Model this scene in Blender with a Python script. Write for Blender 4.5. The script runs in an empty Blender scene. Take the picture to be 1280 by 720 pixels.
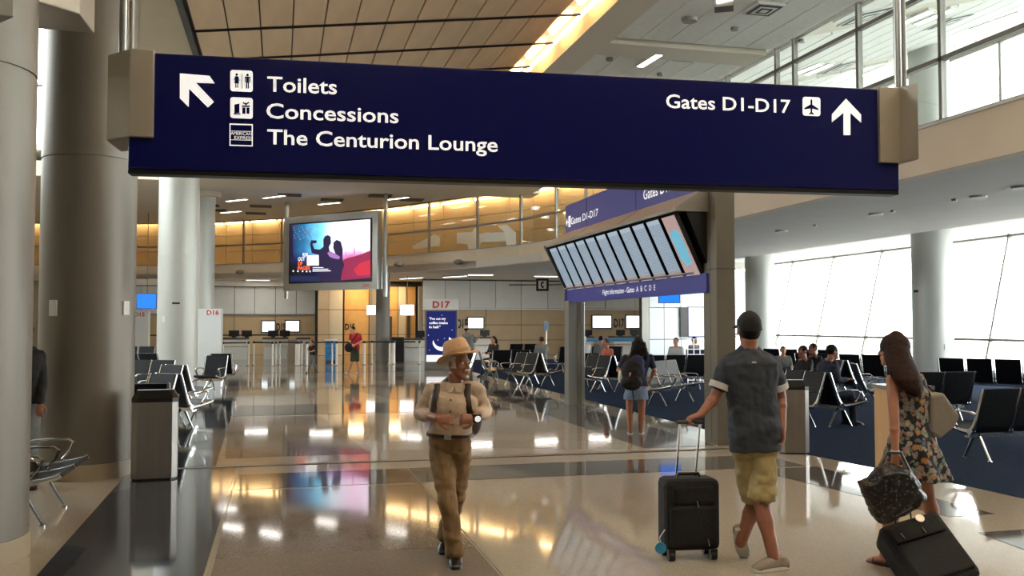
import bpy, bmesh, math, random
from mathutils import Vector, Matrix, noise
import numpy as np
SC = bpy.context.scene
COL = SC.collection
PI = math.pi
random.seed(7)
# ------------------------------------------------------------------ camera
F_PX, CAM_H, YAW, PIT = 1150.0, 1.75, math.radians(14.15), math.radians(2.24)
CAMP = Vector((0, 0, CAM_H))
FW = Vector((math.sin(YAW)*math.cos(PIT), math.cos(YAW)*math.cos(PIT), math.sin(PIT)))
RT = Vector((math.cos(YAW), -math.sin(YAW), 0))
UP = RT.cross(FW)
cd = bpy.data.cameras.new('camera'); cam = bpy.data.objects.new('camera', cd); COL.objects.link(cam)
cam.matrix_world = Matrix((( RT.x, UP.x, -FW.x, 0), (RT.y, UP.y, -FW.y, 0), (RT.z, UP.z, -FW.z, CAM_H), (0, 0, 0, 1)))
cd.sensor_width = 36; cd.lens = F_PX/1280*36; cd.clip_start = 0.05; cd.clip_end = 500
SC.camera = cam
# ------------------------------------------------------------------ world and light
w = bpy.data.worlds.new('sky'); SC.world = w; w.use_nodes = True
nt = w.node_tree; bg = nt.nodes['Background']
tc = nt.nodes.new('ShaderNodeTexCoord'); sx = nt.nodes.new('ShaderNodeSeparateXYZ'); rp = nt.nodes.new('ShaderNodeValToRGB')
nt.links.new(tc.outputs['Generated'], sx.inputs[0]); nt.links.new(sx.outputs['Z'], rp.inputs[0]); nt.links.new(rp.outputs[0], bg.inputs[0])
rp.color_ramp.elements[0].color = (1.0, 0.98, 0.95, 1); rp.color_ramp.elements[1].color = (0.85, 0.91, 1.0, 1)
bg.inputs[1].default_value = 8.0
sun = bpy.data.lights.new('sun', 'SUN'); sun.energy = 3.0; sun.angle = 0.01; sun.color = (1, 0.95, 0.86)
so = bpy.data.objects.new('sun', sun); COL.objects.link(so)
so.rotation_euler = Vector((-0.50, -0.08, -0.80)).to_track_quat('-Z', 'Y').to_euler()
SC.view_settings.view_transform = 'Standard'; SC.view_settings.look = 'None'
SC.view_settings.exposure = 0.5; SC.view_settings.gamma = 1.0; SC.view_settings.use_curve_mapping = False
SC.cycles.use_denoising = True
SC.cycles.max_bounces = 7; SC.cycles.diffuse_bounces = 4; SC.cycles.glossy_bounces = 4
SC.cycles.transparent_max_bounces = 12; SC.cycles.transmission_bounces = 6
SC.cycles.sample_clamp_indirect = 6.0; SC.cycles.caustics_reflective = True; SC.cycles.caustics_refractive = False

def area(name, loc, size, energy, color, direction=(0, 0, -1), portal=False):
    l = bpy.data.lights.new(name, 'AREA'); l.shape = 'RECTANGLE'; l.size = size[0]; l.size_y = size[1]
    l.energy = energy; l.color = color
    o = bpy.data.objects.new(name, l); COL.objects.link(o); o.location = loc
    o.rotation_euler = Vector(direction).to_track_quat('-Z', 'Y').to_euler()
    if portal: l.cycles.is_portal = True
    return o
# portals only guide the sampling of the daylight that enters through the real window openings
area('portal_right', (21.6, 27, 2.3), (60, 4.2), 1, (1, 1, 1), (-1, 0, 0), True)
area('portal_right_upper', (22.2, 27, 7.8), (60, 6), 1, (1, 1, 1), (-1, 0, 0), True)
area('portal_left', (-16.2, 26, 10.5), (24, 7), 1, (1, 1, 1), (1, 0, 0), True)
for o in COL.objects:
    if o.name.startswith('portal'):
        o.rotation_euler = Vector((-1 if o.location.x > 0 else 1, 0, 0)).to_track_quat('-Z', 'Z').to_euler()

# added fill lights, out of view overhead, that brighten the ceilings
area('added_fill_canopy', (1.6, 2.0, 5.9), (5.0, 2.0), 480, (1.0, 0.93, 0.84), (0.0, 0.12, 0.99))
area('added_fill_tiles', (7.8, 2.0, 5.9), (3.0, 2.0), 380, (1.0, 0.96, 0.92), (0.0, 0.12, 0.99))
# ------------------------------------------------------------------ pixel-to-place measuring helpers (the camera above, 1280x720)
def ray(x, y): return FW + RT*((x-640)/F_PX) - UP*((y-360)/F_PX)
def G(x, y, z=0.0): d = ray(x, y); return CAMP + d*((z-CAM_H)/d.z)
def AX(x, y, X): d = ray(x, y); return CAMP + d*(X/d.x)
def AY(x, y, Y): d = ray(x, y); return CAMP + d*(Y/d.y)
def AD(x, y, dep): return CAMP + ray(x, y)*dep
def PX(p):
    a = Vector(p)-CAMP; z = a.dot(FW); return (640+F_PX*a.dot(RT)/z, 360-F_PX*a.dot(UP)/z)

# ------------------------------------------------------------------ materials
def hx(s):
    r = []
    for i in (0, 2, 4):
        v = int(s[i:i+2], 16)/255.0
        r.append(v/12.92 if v <= 0.04045 else ((v+0.055)/1.055)**2.4)
    return (*r, 1)
def mat(name, col, rough=0.5, metal=0.0, noise_=None, bump=None, emit=None, coat=0.0, spec=None, aniso=None):
    """noise_=(scale, amount, [stretch]) colour variation; bump=(scale, strength)"""
    m = bpy.data.materials.new(name); m.use_nodes = True
    nt = m.node_tree; b = nt.nodes['Principled BSDF']
    c = hx(col) if isinstance(col, str) else (*col, 1)
    b.inputs['Base Color'].default_value = c
    b.inputs['Roughness'].default_value = rough; b.inputs['Metallic'].default_value = metal
    b.inputs['Coat Weight'].default_value = coat
    if spec is not None: b.inputs['Specular IOR Level'].default_value = spec
    tc = None
    if noise_ or bump:
        tc = nt.nodes.new('ShaderNodeTexCoord')
    if noise_:
        n = nt.nodes.new('ShaderNodeTexNoise'); n.inputs['Scale'].default_value = noise_[0]; n.inputs['Detail'].default_value = 4
        mp = nt.nodes.new('ShaderNodeMapping'); nt.links.new(tc.outputs['Object'], mp.inputs[0]); nt.links.new(mp.outputs[0], n.inputs['Vector'])
        if len(noise_) > 2: mp.inputs['Scale'].default_value = noise_[2]
        r = nt.nodes.new('ShaderNodeValToRGB'); a = noise_[1]
        r.color_ramp.elements[0].position = 0.3; r.color_ramp.elements[1].position = 0.7
        r.color_ramp.elements[0].color = tuple(v*(1-a) for v in c[:3])+(1,)
        r.color_ramp.elements[1].color = tuple(min(1, v*(1+a)) for v in c[:3])+(1,)
        nt.links.new(n.outputs[0], r.inputs[0]); nt.links.new(r.outputs[0], b.inputs['Base Color'])
    if bump:
        n2 = nt.nodes.new('ShaderNodeTexNoise'); n2.inputs['Scale'].default_value = bump[0]; n2.inputs['Detail'].default_value = 3
        nt.links.new(tc.outputs['Object'], n2.inputs['Vector'])
        bm_ = nt.nodes.new('ShaderNodeBump'); bm_.inputs['Strength'].default_value = bump[1]; bm_.inputs['Distance'].default_value = 0.02
        nt.links.new(n2.outputs[0], bm_.inputs['Height']); nt.links.new(bm_.outputs[0], b.inputs['Normal'])
    if emit:
        b.inputs['Emission Color'].default_value = hx(emit[0]) if isinstance(emit[0], str) else (*emit[0], 1)
        b.inputs['Emission Strength'].default_value = emit[1]
    return m
def glass_mat(name, tint=(0.93, 0.96, 0.96), ior=1.45, rough=0.0):
    m = bpy.data.materials.new(name); m.use_nodes = True; nt = m.node_tree; nt.nodes.remove(nt.nodes['Principled BSDF'])
    t = nt.nodes.new('ShaderNodeBsdfTransparent'); t.inputs[0].default_value = (*tint, 1)
    g = nt.nodes.new('ShaderNodeBsdfGlossy'); g.inputs['Roughness'].default_value = rough
    f = nt.nodes.new('ShaderNodeFresnel'); f.inputs[0].default_value = ior
    mx = nt.nodes.new('ShaderNodeMixShader'); ge = nt.nodes.new('ShaderNodeNewGeometry'); iv = nt.nodes.new('ShaderNodeMath'); iv.operation = 'SUBTRACT'; iv.inputs[0].default_value = 1.0; nt.links.new(ge.outputs['Backfacing'], iv.inputs[1])
    ml = nt.nodes.new('ShaderNodeMath'); ml.operation = 'MULTIPLY'; nt.links.new(f.outputs[0], ml.inputs[0]); nt.links.new(iv.outputs[0], ml.inputs[1])
    nt.links.new(ml.outputs[0], mx.inputs[0]); nt.links.new(t.outputs[0], mx.inputs[1]); nt.links.new(g.outputs[0], mx.inputs[2])
    nt.links.new(mx.outputs[0], nt.nodes['Material Output'].inputs[0]); return m
def terrazzo(name, base, chip, rough=0.05):
    m = bpy.data.materials.new(name); m.use_nodes = True; nt = m.node_tree; b = nt.nodes['Principled BSDF']
    tc = nt.nodes.new('ShaderNodeTexCoord'); v = nt.nodes.new('ShaderNodeTexVoronoi'); v.inputs['Scale'].default_value = 130
    nt.links.new(tc.outputs['Object'], v.inputs['Vector'])
    r = nt.nodes.new('ShaderNodeValToRGB'); r.color_ramp.interpolation = 'CONSTANT'
    sp = nt.nodes.new('ShaderNodeSeparateColor'); nt.links.new(v.outputs['Color'], sp.inputs[0]); nt.links.new(sp.outputs[0], r.inputs[0])
    A, B = hx(base), hx(chip)
    e = r.color_ramp.elements; e[0].color = A; e[1].position = 0.62; e[1].color = tuple((A[i]+B[i])/2 for i in range(3))+(1,)
    e2 = e.new(0.85); e2.color = B
    n = nt.nodes.new('ShaderNodeTexNoise'); n.inputs['Scale'].default_value = 0.35; n.inputs['Detail'].default_value = 5
    nt.links.new(tc.outputs['Object'], n.inputs['Vector'])
    mr = nt.nodes.new('ShaderNodeMapRange'); mr.inputs[1].default_value = 0.3; mr.inputs[2].default_value = 0.7
    mr.inputs[3].default_value = rough*0.75; mr.inputs[4].default_value = rough*1.5
    nt.links.new(n.outputs[0], mr.inputs[0]); nt.links.new(mr.outputs[0], b.inputs['Roughness'])
    nt.links.new(r.outputs[0], b.inputs['Base Color'])
    w2 = nt.nodes.new('ShaderNodeTexNoise'); w2.inputs['Scale'].default_value = 1.6; nt.links.new(tc.outputs['Object'], w2.inputs['Vector'])
    bp = nt.nodes.new('ShaderNodeBump'); bp.inputs['Strength'].default_value = 0.04; bp.inputs['Distance'].default_value = 0.01
    nt.links.new(w2.outputs[0], bp.inputs['Height']); nt.links.new(bp.outputs[0], b.inputs['Normal'])
    b.inputs['IOR'].default_value = 1.6
    return m
def emis(name, col, s):
    m = bpy.data.materials.new(name); m.use_nodes = True; nt = m.node_tree; nt.nodes.remove(nt.nodes['Principled BSDF'])
    e = nt.nodes.new('ShaderNodeEmission'); e.inputs[0].default_value = hx(col) if isinstance(col, str) else (*col, 1); e.inputs[1].default_value = s
    nt.links.new(e.outputs[0], nt.nodes['Material Output'].inputs[0]); return m
M = {}
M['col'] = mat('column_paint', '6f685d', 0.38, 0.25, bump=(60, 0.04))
M['col_lit'] = mat('column_paint_lit', 'bcbeb9', 0.4, 0.15)  # column paint lightened to carry the clerestory daylight on the far columns
M['cream'] = mat('cream_plaster', 'd9d2bf', 0.7, noise_=(2, 0.03))
M['white'] = mat('white_paint', 'dcdcd8', 0.6)
M['soffit'] = mat('soffit_plaster', 'd8d2c8', 0.75, noise_=(1.5, 0.03))
M['fascia'] = mat('fascia_plaster', 'ead8c0', 0.7, noise_=(1.2, 0.03))
M['bulk'] = mat('bulkhead_plaster', 'dcd5c6', 0.75)
M['tile'] = mat('ceiling_tile', 'ecebe6', 0.8, noise_=(8, 0.04), bump=(90, 0.2))
M['wood'] = mat('canopy_wood', 'e2c8a6', 0.45, noise_=(3, 0.10, (1, 0.12, 1)))
M['blackmetal'] = mat('black_metal', '141312', 0.4, 0.3)
M['rail'] = mat('rail_metal', '2a2420', 0.35, 0.6)
M['alu'] = mat('brushed_aluminium', 'a9aaa8', 0.3, 0.9, bump=(120, 0.05))
M['mull'] = mat('mullion_metal', '8d8a84', 0.4, 0.6)
M['chrome'] = mat('polished_aluminium', 'c9cbcc', 0.16, 1.0)
M['leather'] = mat('black_leather', '0e0f12', 0.5, bump=(25, 0.12), spec=0.2)
M['glass'] = glass_mat('clear_glass')
M['glass2'] = glass_mat('balustrade_glass', (0.86, 0.89, 0.88), 1.5)
M['tz_beige'] = terrazzo('terrazzo_beige', 'a59a89', 'b3a999', 0.05)
M['tz_taupe'] = terrazzo('terrazzo_taupe', '766a5e', '85796c')
M['tz_grey'] = terrazzo('terrazzo_grey', '55524e', '64615c')
M['tz_dark'] = terrazzo('terrazzo_dark', '2c3038', '4a5058', 0.06)
M['carpet'] = mat('navy_carpet', '1e2b41', 1.0, noise_=(45, 0.35), bump=(200, 0.5), spec=0.05)
M['joint'] = mat('joint_brass', '5d5446', 0.4, 0.3)
M['covewood'] = mat('cove_lining', '9a7248', 0.6)
M['wallbeige'] = mat('beige_wall_panel', 'b8a17e', 0.5, noise_=(2, 0.04))
M['wallbeige2'] = mat('light_beige_wall_panel', 'c9bda4', 0.5, noise_=(2, 0.04))
M['wallgrey'] = mat('pale_grey_wall_panel', 'cfd0cb', 0.5, noise_=(2, 0.03))
M['behind'] = mat('dim_wall', '5a544a', .7)
M['greypaint'] = mat('grey_column_paint', '7b776f', .5)
M['wallwhite'] = mat('white_wall_panel', 'd6dadb', 0.4)
M['gold'] = mat('golden_veneer', 'c39a5e', 0.45, noise_=(3, 0.08))
M['warm'] = emis('warm_cove_tube', (1.0, 0.52, 0.18), 17)
M['galwarm'] = emis('gallery_cove_tube', (1.0, 0.66, 0.34), 20)
M['tube'] = emis('white_lamp_tube', (1.0, 0.92, 0.80), 6)
M['lightbox'] = emis('white_lightbox', (1.0, 0.97, 0.9), 2.2)
M['signblue'] = mat('sign_navy', '080b46', 0.25, spec=0.3)
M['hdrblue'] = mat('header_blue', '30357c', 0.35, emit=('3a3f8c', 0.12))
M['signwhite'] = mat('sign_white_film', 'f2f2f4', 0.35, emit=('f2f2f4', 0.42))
M['bronze'] = mat('warm_grey_metal', '9c9283', 0.4, 0.4)
M['grey2'] = mat('grey_metal_panel', '8b8983', 0.4, 0.5)
M['post'] = mat('taupe_post_cladding', '6d6658', 0.45, 0.3, noise_=(3, 0.05))
M['black'] = mat('black_plastic', '0c0c0e', 0.35)
M['red'] = mat('red_print', 'c03a34', 0.5)
M['steel'] = mat('brushed_steel', '97938e', 0.33, 0.85, noise_=(20, 0.06, (1, 1, 0.05)))
M['stone'] = mat('column_base_stone', '9a8c74', 0.3)
M['dark'] = mat('dark_grey', '3c3a38', 0.6)
M['concrete'] = mat('apron_concrete', 'b8b5ad', 0.9, noise_=(0.2, 0.08))
M['counter'] = mat('counter_front', 'c7c3b8', 0.4)
M['bluebox'] = mat('blue_plastic', '2f7fb8', 0.4)
M['belt'] = mat('belt_black', '101012', 0.7)
M['postwhite'] = mat('stanchion_satin', 'd2cdc3', 0.35, 0.3)

# ------------------------------------------------------------------ mesh builder
class MB:
    def __init__(s): s.v = []; s.f = []; s.mi = []; s.cm = 0
    def poly(s, vs):
        i = len(s.v); s.v += [tuple(v) for v in vs]; s.f.append(tuple(range(i, i+len(vs)))); s.mi.append(s.cm); return s
    def hexa(s, p):       # 8 points: bottom 4 ccw, top 4 ccw
        i = len(s.v); s.v += [tuple(v) for v in p]
        for q in ((3, 2, 1, 0), (4, 5, 6, 7), (0, 1, 5, 4), (1, 2, 6, 5), (2, 3, 7, 6), (3, 0, 4, 7)):
            s.f.append(tuple(i+k for k in q)); s.mi.append(s.cm)
        return s
    def box(s, c, d, rz=0.0, mtx=None):
        x, y, z = (k/2 for k in d); cs, sn = math.cos(rz), math.sin(rz); P = []
        for zz in (-z, z):
            for (a, b) in ((-x, -y), (x, -y), (x, y), (-x, y)):
                v = Vector((a*cs-b*sn, a*sn+b*cs, zz))
                if mtx: v = mtx @ v
                P.append(Vector(c)+v)
        s.hexa(P); return s
    def bb(s, x0, y0, z0, x1, y1, z1): return s.box(((x0+x1)/2, (y0+y1)/2, (z0+z1)/2), (abs(x1-x0), abs(y1-y0), abs(z1-z0)))
    def prism(s, pts, z0, z1):   # ccw plan polygon
        i = len(s.v); n = len(pts)
        s.v += [(p[0], p[1], z0) for p in pts]+[(p[0], p[1], z1) for p in pts]
        s.f.append(tuple(i+k for k in reversed(range(n)))); s.f.append(tuple(i+n+k for k in range(n))); s.mi += [s.cm]*2
        for k in range(n):
            s.f.append((i+k, i+(k+1) % n, i+n+(k+1) % n, i+n+k)); s.mi.append(s.cm)
        return s
    def extr(s, pts3, vec):      # any planar polygon extruded along vec
        i = len(s.v); n = len(pts3); vec = Vector(vec)
        s.v += [tuple(p) for p in pts3]+[tuple(Vector(p)+vec) for p in pts3]
        s.f.append(tuple(i+k for k in reversed(range(n)))); s.f.append(tuple(i+n+k for k in range(n))); s.mi += [s.cm]*2
        for k in range(n):
            s.f.append((i+k, i+(k+1) % n, i+n+(k+1) % n, i+n+k)); s.mi.append(s.cm)
        return s
    def rings(s, R, cap=True):
        i = len(s.v); n = len(R[0])
        for r in R: s.v += [tuple(p) for p in r]
        for a in range(len(R)-1):
            for k in range(n):
                s.f.append((i+a*n+k, i+a*n+(k+1) % n, i+(a+1)*n+(k+1) % n, i+(a+1)*n+k)); s.mi.append(s.cm)
        if cap:
            s.f.append(tuple(i+k for k in reversed(range(n)))); s.f.append(tuple(i+(len(R)-1)*n+k for k in range(n))); s.mi += [s.cm]*2
        return s
    def cyl(s, c, r, z0, z1, n=24, r2=None):
        r2 = r if r2 is None else r2
        return s.rings([[(c[0]+rr*math.cos(2*PI*k/n), c[1]+rr*math.sin(2*PI*k/n), z) for k in range(n)] for z, rr in ((z0, r), (z1, r2))])
    def tube(s, pts, rad, n=10, flat=None, ref=None):
        """flat=(a,b) multiplies the two cross axes; ref = preferred first axis"""
        pts = [Vector(p) for p in pts]; m = len(pts)
        rad = [rad]*m if not hasattr(rad, '__len__') else rad
        R = []; prev = Vector(ref) if ref is not None else None
        for j in range(m):
            t = (pts[min(j+1, m-1)]-pts[max(j-1, 0)]).normalized()
            if prev is None: prev = Vector((0, 0, 1)) if abs(t.z) < 0.9 else Vector((1, 0, 0))
            a = (prev-t*prev.dot(t))
            a = a.normalized() if a.length > 1e-6 else t.orthogonal().normalized()
            b = t.cross(a); prev = a
            fa, fb = flat if flat else (1, 1)
            R.append([pts[j]+a*(rad[j]*fa*math.cos(2*PI*k/n))+b*(rad[j]*fb*math.sin(2*PI*k/n)) for k in range(n)])
        return s.rings(R)
    def ball(s, c, r, n=12, m=8, axes=None):
        c = Vector(c); r = (r, r, r) if not hasattr(r, '__len__') else r
        A = axes or (Vector((1, 0, 0)), Vector((0, 1, 0)), Vector((0, 0, 1)))
        R = []
        for j in range(m+1):
            th = PI*min(max(j/m, 0.03), 0.97)
            R.append([c+A[0]*(r[0]*math.sin(th)*math.cos(2*PI*k/n))+A[1]*(r[1]*math.sin(th)*math.sin(2*PI*k/n))-A[2]*(r[2]*math.cos(th)) for k in range(n)])
        return s.rings(R)
    def mesh(s, name, mats, smooth=False):
        me = bpy.data.meshes.new(name); me.from_pydata(s.v, [], s.f)
        for m in (mats if isinstance(mats, (list, tuple)) else [mats]): me.materials.append(m)
        if max(s.mi or [0]) > 0: me.polygons.foreach_set('material_index', s.mi)
        bm = bmesh.new(); bm.from_mesh(me); bmesh.ops.recalc_face_normals(bm, faces=bm.faces); bm.to_mesh(me); bm.free()
        if smooth:
            me.shade_smooth(); me.set_sharp_from_angle(angle=math.radians(40))
        me.update(); return me
    def build(s, name, mats, parent=None, smooth=False, bevel=0.0):
        return link(name, s.mesh(name, mats, smooth), parent, bevel)
def link(name, me, parent=None, bevel=0.0):
    o = bpy.data.objects.new(name, me); COL.objects.link(o)
    if parent is not None: o.parent = parent
    if bevel:
        b = o.modifiers.new('bevel', 'BEVEL'); b.width = bevel; b.segments = 2; b.limit_method = 'ANGLE'
    return o
def empty(name, label, cat, loc=(0, 0, 0), rz=0.0, group=None):
    o = bpy.data.objects.new(name, None); COL.objects.link(o); o.location = loc; o.rotation_euler = (0, 0, rz); o.empty_display_size = 0.1
    return tag(o, label, cat, group)
def tag(o, label, cat, group=None):
    o['label'] = label; o['category'] = cat
    if group: o['group'] = group
    return o
def struct(o): o['kind'] = 'structure'; return o
def stuff(o): o['kind'] = 'stuff'; return o
def copy_tree(o, parent=None, name=None):
    c = o.copy(); COL.objects.link(c)
    if parent is not None: c.parent = parent
    for ch in list(o.children): copy_tree(ch, c)
    return c
def text(name, s, origin, right, up, height, m, parent=None, width=None, bold=0.0, depth=0.004, align='LEFT'):
    """flat lettering standing on origin (left end of the baseline), cap height in metres"""
    cu = bpy.data.curves.new('t', 'FONT'); cu.body = s; cu.size = 1; cu.offset = bold; cu.extrude = 0.0; cu.resolution_u = 3
    o = bpy.data.objects.new('t', cu); COL.objects.link(o)
    bpy.context.view_layer.update()
    me = bpy.data.meshes.new_from_object(o.evaluated_get(bpy.context.evaluated_depsgraph_get()))
    bpy.data.objects.remove(o); bpy.data.curves.remove(cu)
    co = np.empty(len(me.vertices)*3); me.vertices.foreach_get('co', co); co = co.reshape(-1, 3)
    if len(co) == 0: return None
    sy = height/0.73; x0 = co[:, 0].min(); wd = co[:, 0].max()-x0
    sx = width/wd if width else sy
    off = 0.0 if align == 'LEFT' else -(wd*sx)/2
    right = Vector(right).normalized(); up = Vector(up).normalized(); nn = right.cross(up)
    O = Vector(origin)+nn*depth
    P = [O+right*((c[0]-x0)*sx+off)+up*(c[1]*sy) for c in co]
    me.vertices.foreach_set('co', [k for p in P for k in p]); me.materials.clear(); me.materials.append(m); me.name = name; me.update()
    return link(name, me, parent)
# ================================================================== STRUCTURE
ZC, ZS, ZSILL = 7.6, 4.2, 4.92
floor = struct(MB().bb(-16.3, -9, -0.3, 22, 58, 0).build('floor', M['tz_beige']))
struct(MB().bb(-80, -60, -0.9, 160, 180, -0.6).build('apron_ground', M['concrete']))
def inlay(n, pts, m, z=0.003):
    return MB().prism(pts, -0.002, z).build(n, m, floor)
def rect(x0, y0, x1, y1): return [(x0, y0), (x1, y0), (x1, y1), (x0, y1)]
inlay('dark_terrazzo_band', [(-1.5, 1), (-0.5, 1), (-0.5, 11.8), (-1.72, 11.8)], M['tz_dark'])
inlay('dark_terrazzo_band', [(-2.6, 11.92), (-0.75, 11.92), (-1.2, 34), (-3.6, 34)], M['tz_dark'])
inlay('taupe_terrazzo_band', rect(-0.45, 1, 1.5, 10.1), M['tz_taupe'])
inlay('grey_terrazzo_band', rect(-0.45, 10.2, 6.3, 11.2), M['tz_grey'])
inlay('taupe_terrazzo_band', [(-0.68, 12.6), (1.2, 12.6), (0.75, 18), (-0.9, 18)], M['tz_taupe'])
inlay('grey_terrazzo_band', rect(-0.9, 18.3, 4.6, 20.6), M['tz_grey'])
inlay('grey_terrazzo_band', [(5.0, 12.2), (6.1, 12.2), (6.2, 28), (5.0, 28)], M['tz_grey'])
inlay('grey_terrazzo_patch', [(2.6, 21.5), (4.6, 21.5), (4.6, 27), (1.6, 27)], M['tz_taupe'])
inlay('taupe_terrazzo_band', rect(-1.0, 28.5, 6.2, 31), M['tz_taupe'])
inlay('grey_terrazzo_band', rect(-1.2, 34, 6.2, 37), M['tz_grey'])
inlay('taupe_terrazzo_band', rect(-6, 40, 12, 49), M['tz_taupe'])
inlay('grey_terrazzo_patch', [(5.9, 7.2), (6.4, 7.2), (6.4, 10.1), (5.5, 10.1)], M['tz_grey'])
inlay('grey_terrazzo_patch', [(5.0, 2.0), (6.5, 2.0), (6.5, 6.6), (5.7, 6.6)], M['tz_grey'])
inlay('carpet', [(7.5, 1), (21, 1), (21, 44), (7.0, 44), (6.86, 30), (6.9, 10.9), (7.2, 9)], M['carpet'], 0.008)
inlay('expansion_joint', rect(-1.75, 11.80, 6.95, 11.90), M['joint'], 0.006)
for xx in (-0.47, 1.52): inlay('terrazzo_divider', rect(xx-0.003, 1, xx+0.003, 11.8), M['joint'], 0.0045)
# ---- columns
def column(px, dep, r, z1, rings=(), base=True, y0=None, m='col'):
    c = Vector((0, 0, 0))
    c = AD(px, 405, dep) if y0 is None else y0
    g = 0.012; mb = MB(); zs = [0.0]+list(rings)+[z1]; R = []
    n = 48
    prof = [(0, r)]
    for z in rings: prof += [(z-g, r), (z-g, r-0.015), (z+g, r-0.015), (z+g, r)]
    prof += [(z1, r)]
    for z, rr in prof: R.append([(c.x+rr*math.cos(2*PI*k/n), c.y+rr*math.sin(2*PI*k/n), z) for k in range(n)])
    mb.rings(R); o = struct(mb.build('column', M[m], smooth=True))
    if base: MB().cyl(c, r+0.015, 0, 0.17, 48).build('column_base', M['stone'], o, smooth=True)
    return c, o
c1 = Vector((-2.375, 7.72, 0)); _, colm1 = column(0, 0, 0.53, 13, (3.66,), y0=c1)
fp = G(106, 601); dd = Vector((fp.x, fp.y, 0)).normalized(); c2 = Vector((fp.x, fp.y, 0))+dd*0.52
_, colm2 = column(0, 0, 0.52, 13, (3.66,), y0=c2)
c3, colm3 = column(222, 28.5, 0.60, 13.5, (3.85,), base=False, m='col_lit')
c4, colm4 = column(252, 39.0, 0.50, 7.4, (3.5,), base=False, m='col_lit')
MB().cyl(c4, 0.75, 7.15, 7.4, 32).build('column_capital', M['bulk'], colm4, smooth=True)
c5, _c = column(1166, 26.5, 0.55, 9.95, (), base=False, m='col_lit')
c6, _c = column(950, 34.0, 0.53, 9.9, (), base=False, m='col_lit')
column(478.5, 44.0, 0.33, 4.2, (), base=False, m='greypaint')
# ---- right mezzanine: soffit, fascia, upper floor
FP = [(10.1, -8), (10.1, 33.5), (9.45, 36.3), (8.2, 38.9), (4.8, 44.2), (0, 50), (-4, 53.2), (-9, 55), (-16, 56)]
def strip(P, off, z0, z1, m, name, kind=True, th=0.12, parent=None):
    """vertical band following the polyline; off moves it outwards (away from the hall)"""
    mb = MB(); Q = offs(P, off); Q2 = offs(P, off+th)
    for a in range(len(P)-1):
        mb.hexa([(*Q[a], z0), (*Q[a+1], z0), (*Q2[a+1], z0), (*Q2[a], z0), (*Q[a], z1), (*Q[a+1], z1), (*Q2[a+1], z1), (*Q2[a], z1)])
    o = mb.build(name, m, parent)
    return struct(o) if (kind and parent is None) else o
def offs(P, d):
    out = []
    for i in range(len(P)):
        a = Vector(P[max(i-1, 0)]); b = Vector(P[i]); c = Vector(P[min(i+1, len(P)-1)])
        n = Vector((0, 0))
        for u, v in ((a, b), (b, c)):
            if (v-u).length > 1e-6:
                t = (v-u).normalized(); n += Vector((t.y, -t.x))
        n.normalize(); out.append((b.x+n.x*d, b.y+n.y*d))
    return out
def offs_(P, d): return [Vector(q) for q in offs(P, d)]
fascia = strip(FP, 0.0, ZS-.02, ZSILL, M['fascia'], 'trim_1', th=0.25)
cap = strip(FP, -0.03, ZSILL, ZSILL+0.05, M['white'], 'fascia_cap', parent=fascia, th=0.2)
sof = MB(); sof.prism([(10.2, -8), (16.6, -8), (16.6, 44), (9.5, 44), (9.0, 37)]+[(10.2, 33.5)], ZS, ZS+0.3)
struct(sof.build('ceiling_under_mezzanine', M['soffit']))
Q = [(9.0, 37.0), (8.2, 38.9), (4.8, 44.2), (0, 50), (-4, 53.2), (-9, 55), (-16, 56)]
mb = MB()
for a in range(len(Q)-1): mb.prism([Q[a], Q[a+1], (Q[a+1][0], 58), (Q[a][0], 58)][::-1], ZS+0.005, ZS+0.3)
mb.bb(9.0, 37.0, ZS+0.005, 20, 58, ZS+0.3)
struct(mb.build('ceiling_under_back_mezzanine', M['soffit']))
struct(MB().bb(16.6, -8, ZS+0.25, 21.6, 44, ZS+0.4).build('ceiling_by_windows', M['white']))  # painted whiter than the soffit to stand for sunlight near the glass
struct(MB().bb(10.36, -8, 4.51, 21.6, 44, 4.6).build('floor_upper', M['wallgrey']))
# ---- ceilings
# tiled gypsum ceiling right of the canopy, with plaster bands between the tile fields
tile_c = struct(MB().bb(5.75, -9, ZC+0.03, 10.1, 36, ZC+0.2).build('ceiling', M['bulk']))
k = 0; tm = {}
def tile_mesh(w, l):
    key = (round(w, 2), round(l, 2))
    if key not in tm:
        tm[key] = MB().hexa([(-w/2+.012, -l/2+.012, -0.028), (w/2-.012, -l/2+.012, -0.028), (w/2-.012, l/2-.012, -0.028), (-w/2+.012, l/2-.012, -0.028), (-w/2, -l/2, 0.03), (w/2, -l/2, 0.03), (w/2, l/2, 0.03), (-w/2, l/2, 0.03)])
        q = MB(); q.hexa([(-w/2+.012, -l/2+.012, -0.03), (w/2-.012, -l/2+.012, -0.03), (w/2-.012, l/2-.012, -0.03), (-w/2+.012, l/2-.012, -0.03), (-w/2+.004, -l/2+.004, 0.03), (w/2-.004, -l/2+.004, 0.03), (w/2-.004, l/2-.004, 0.03), (-w/2+.004, l/2-.004, 0.03)])
        tm[key] = q.mesh('ceiling_panel', M['tile'])
    return tm[key]
bays = [(8.0, 13.2), (14.2, 17.4), (18.6, 22.4), (23.6, 28.0), (29.2, 33.5)]
for (ya, yb) in bays:
    nx = 6; wx = (10.05-6.5)/nx
    for i in range(nx):
        o = link('ceiling_panel', tile_mesh(wx, yb-ya), tile_c); o.location = (6.5+wx*(i+.5), (ya+yb)/2, ZC)
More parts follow.
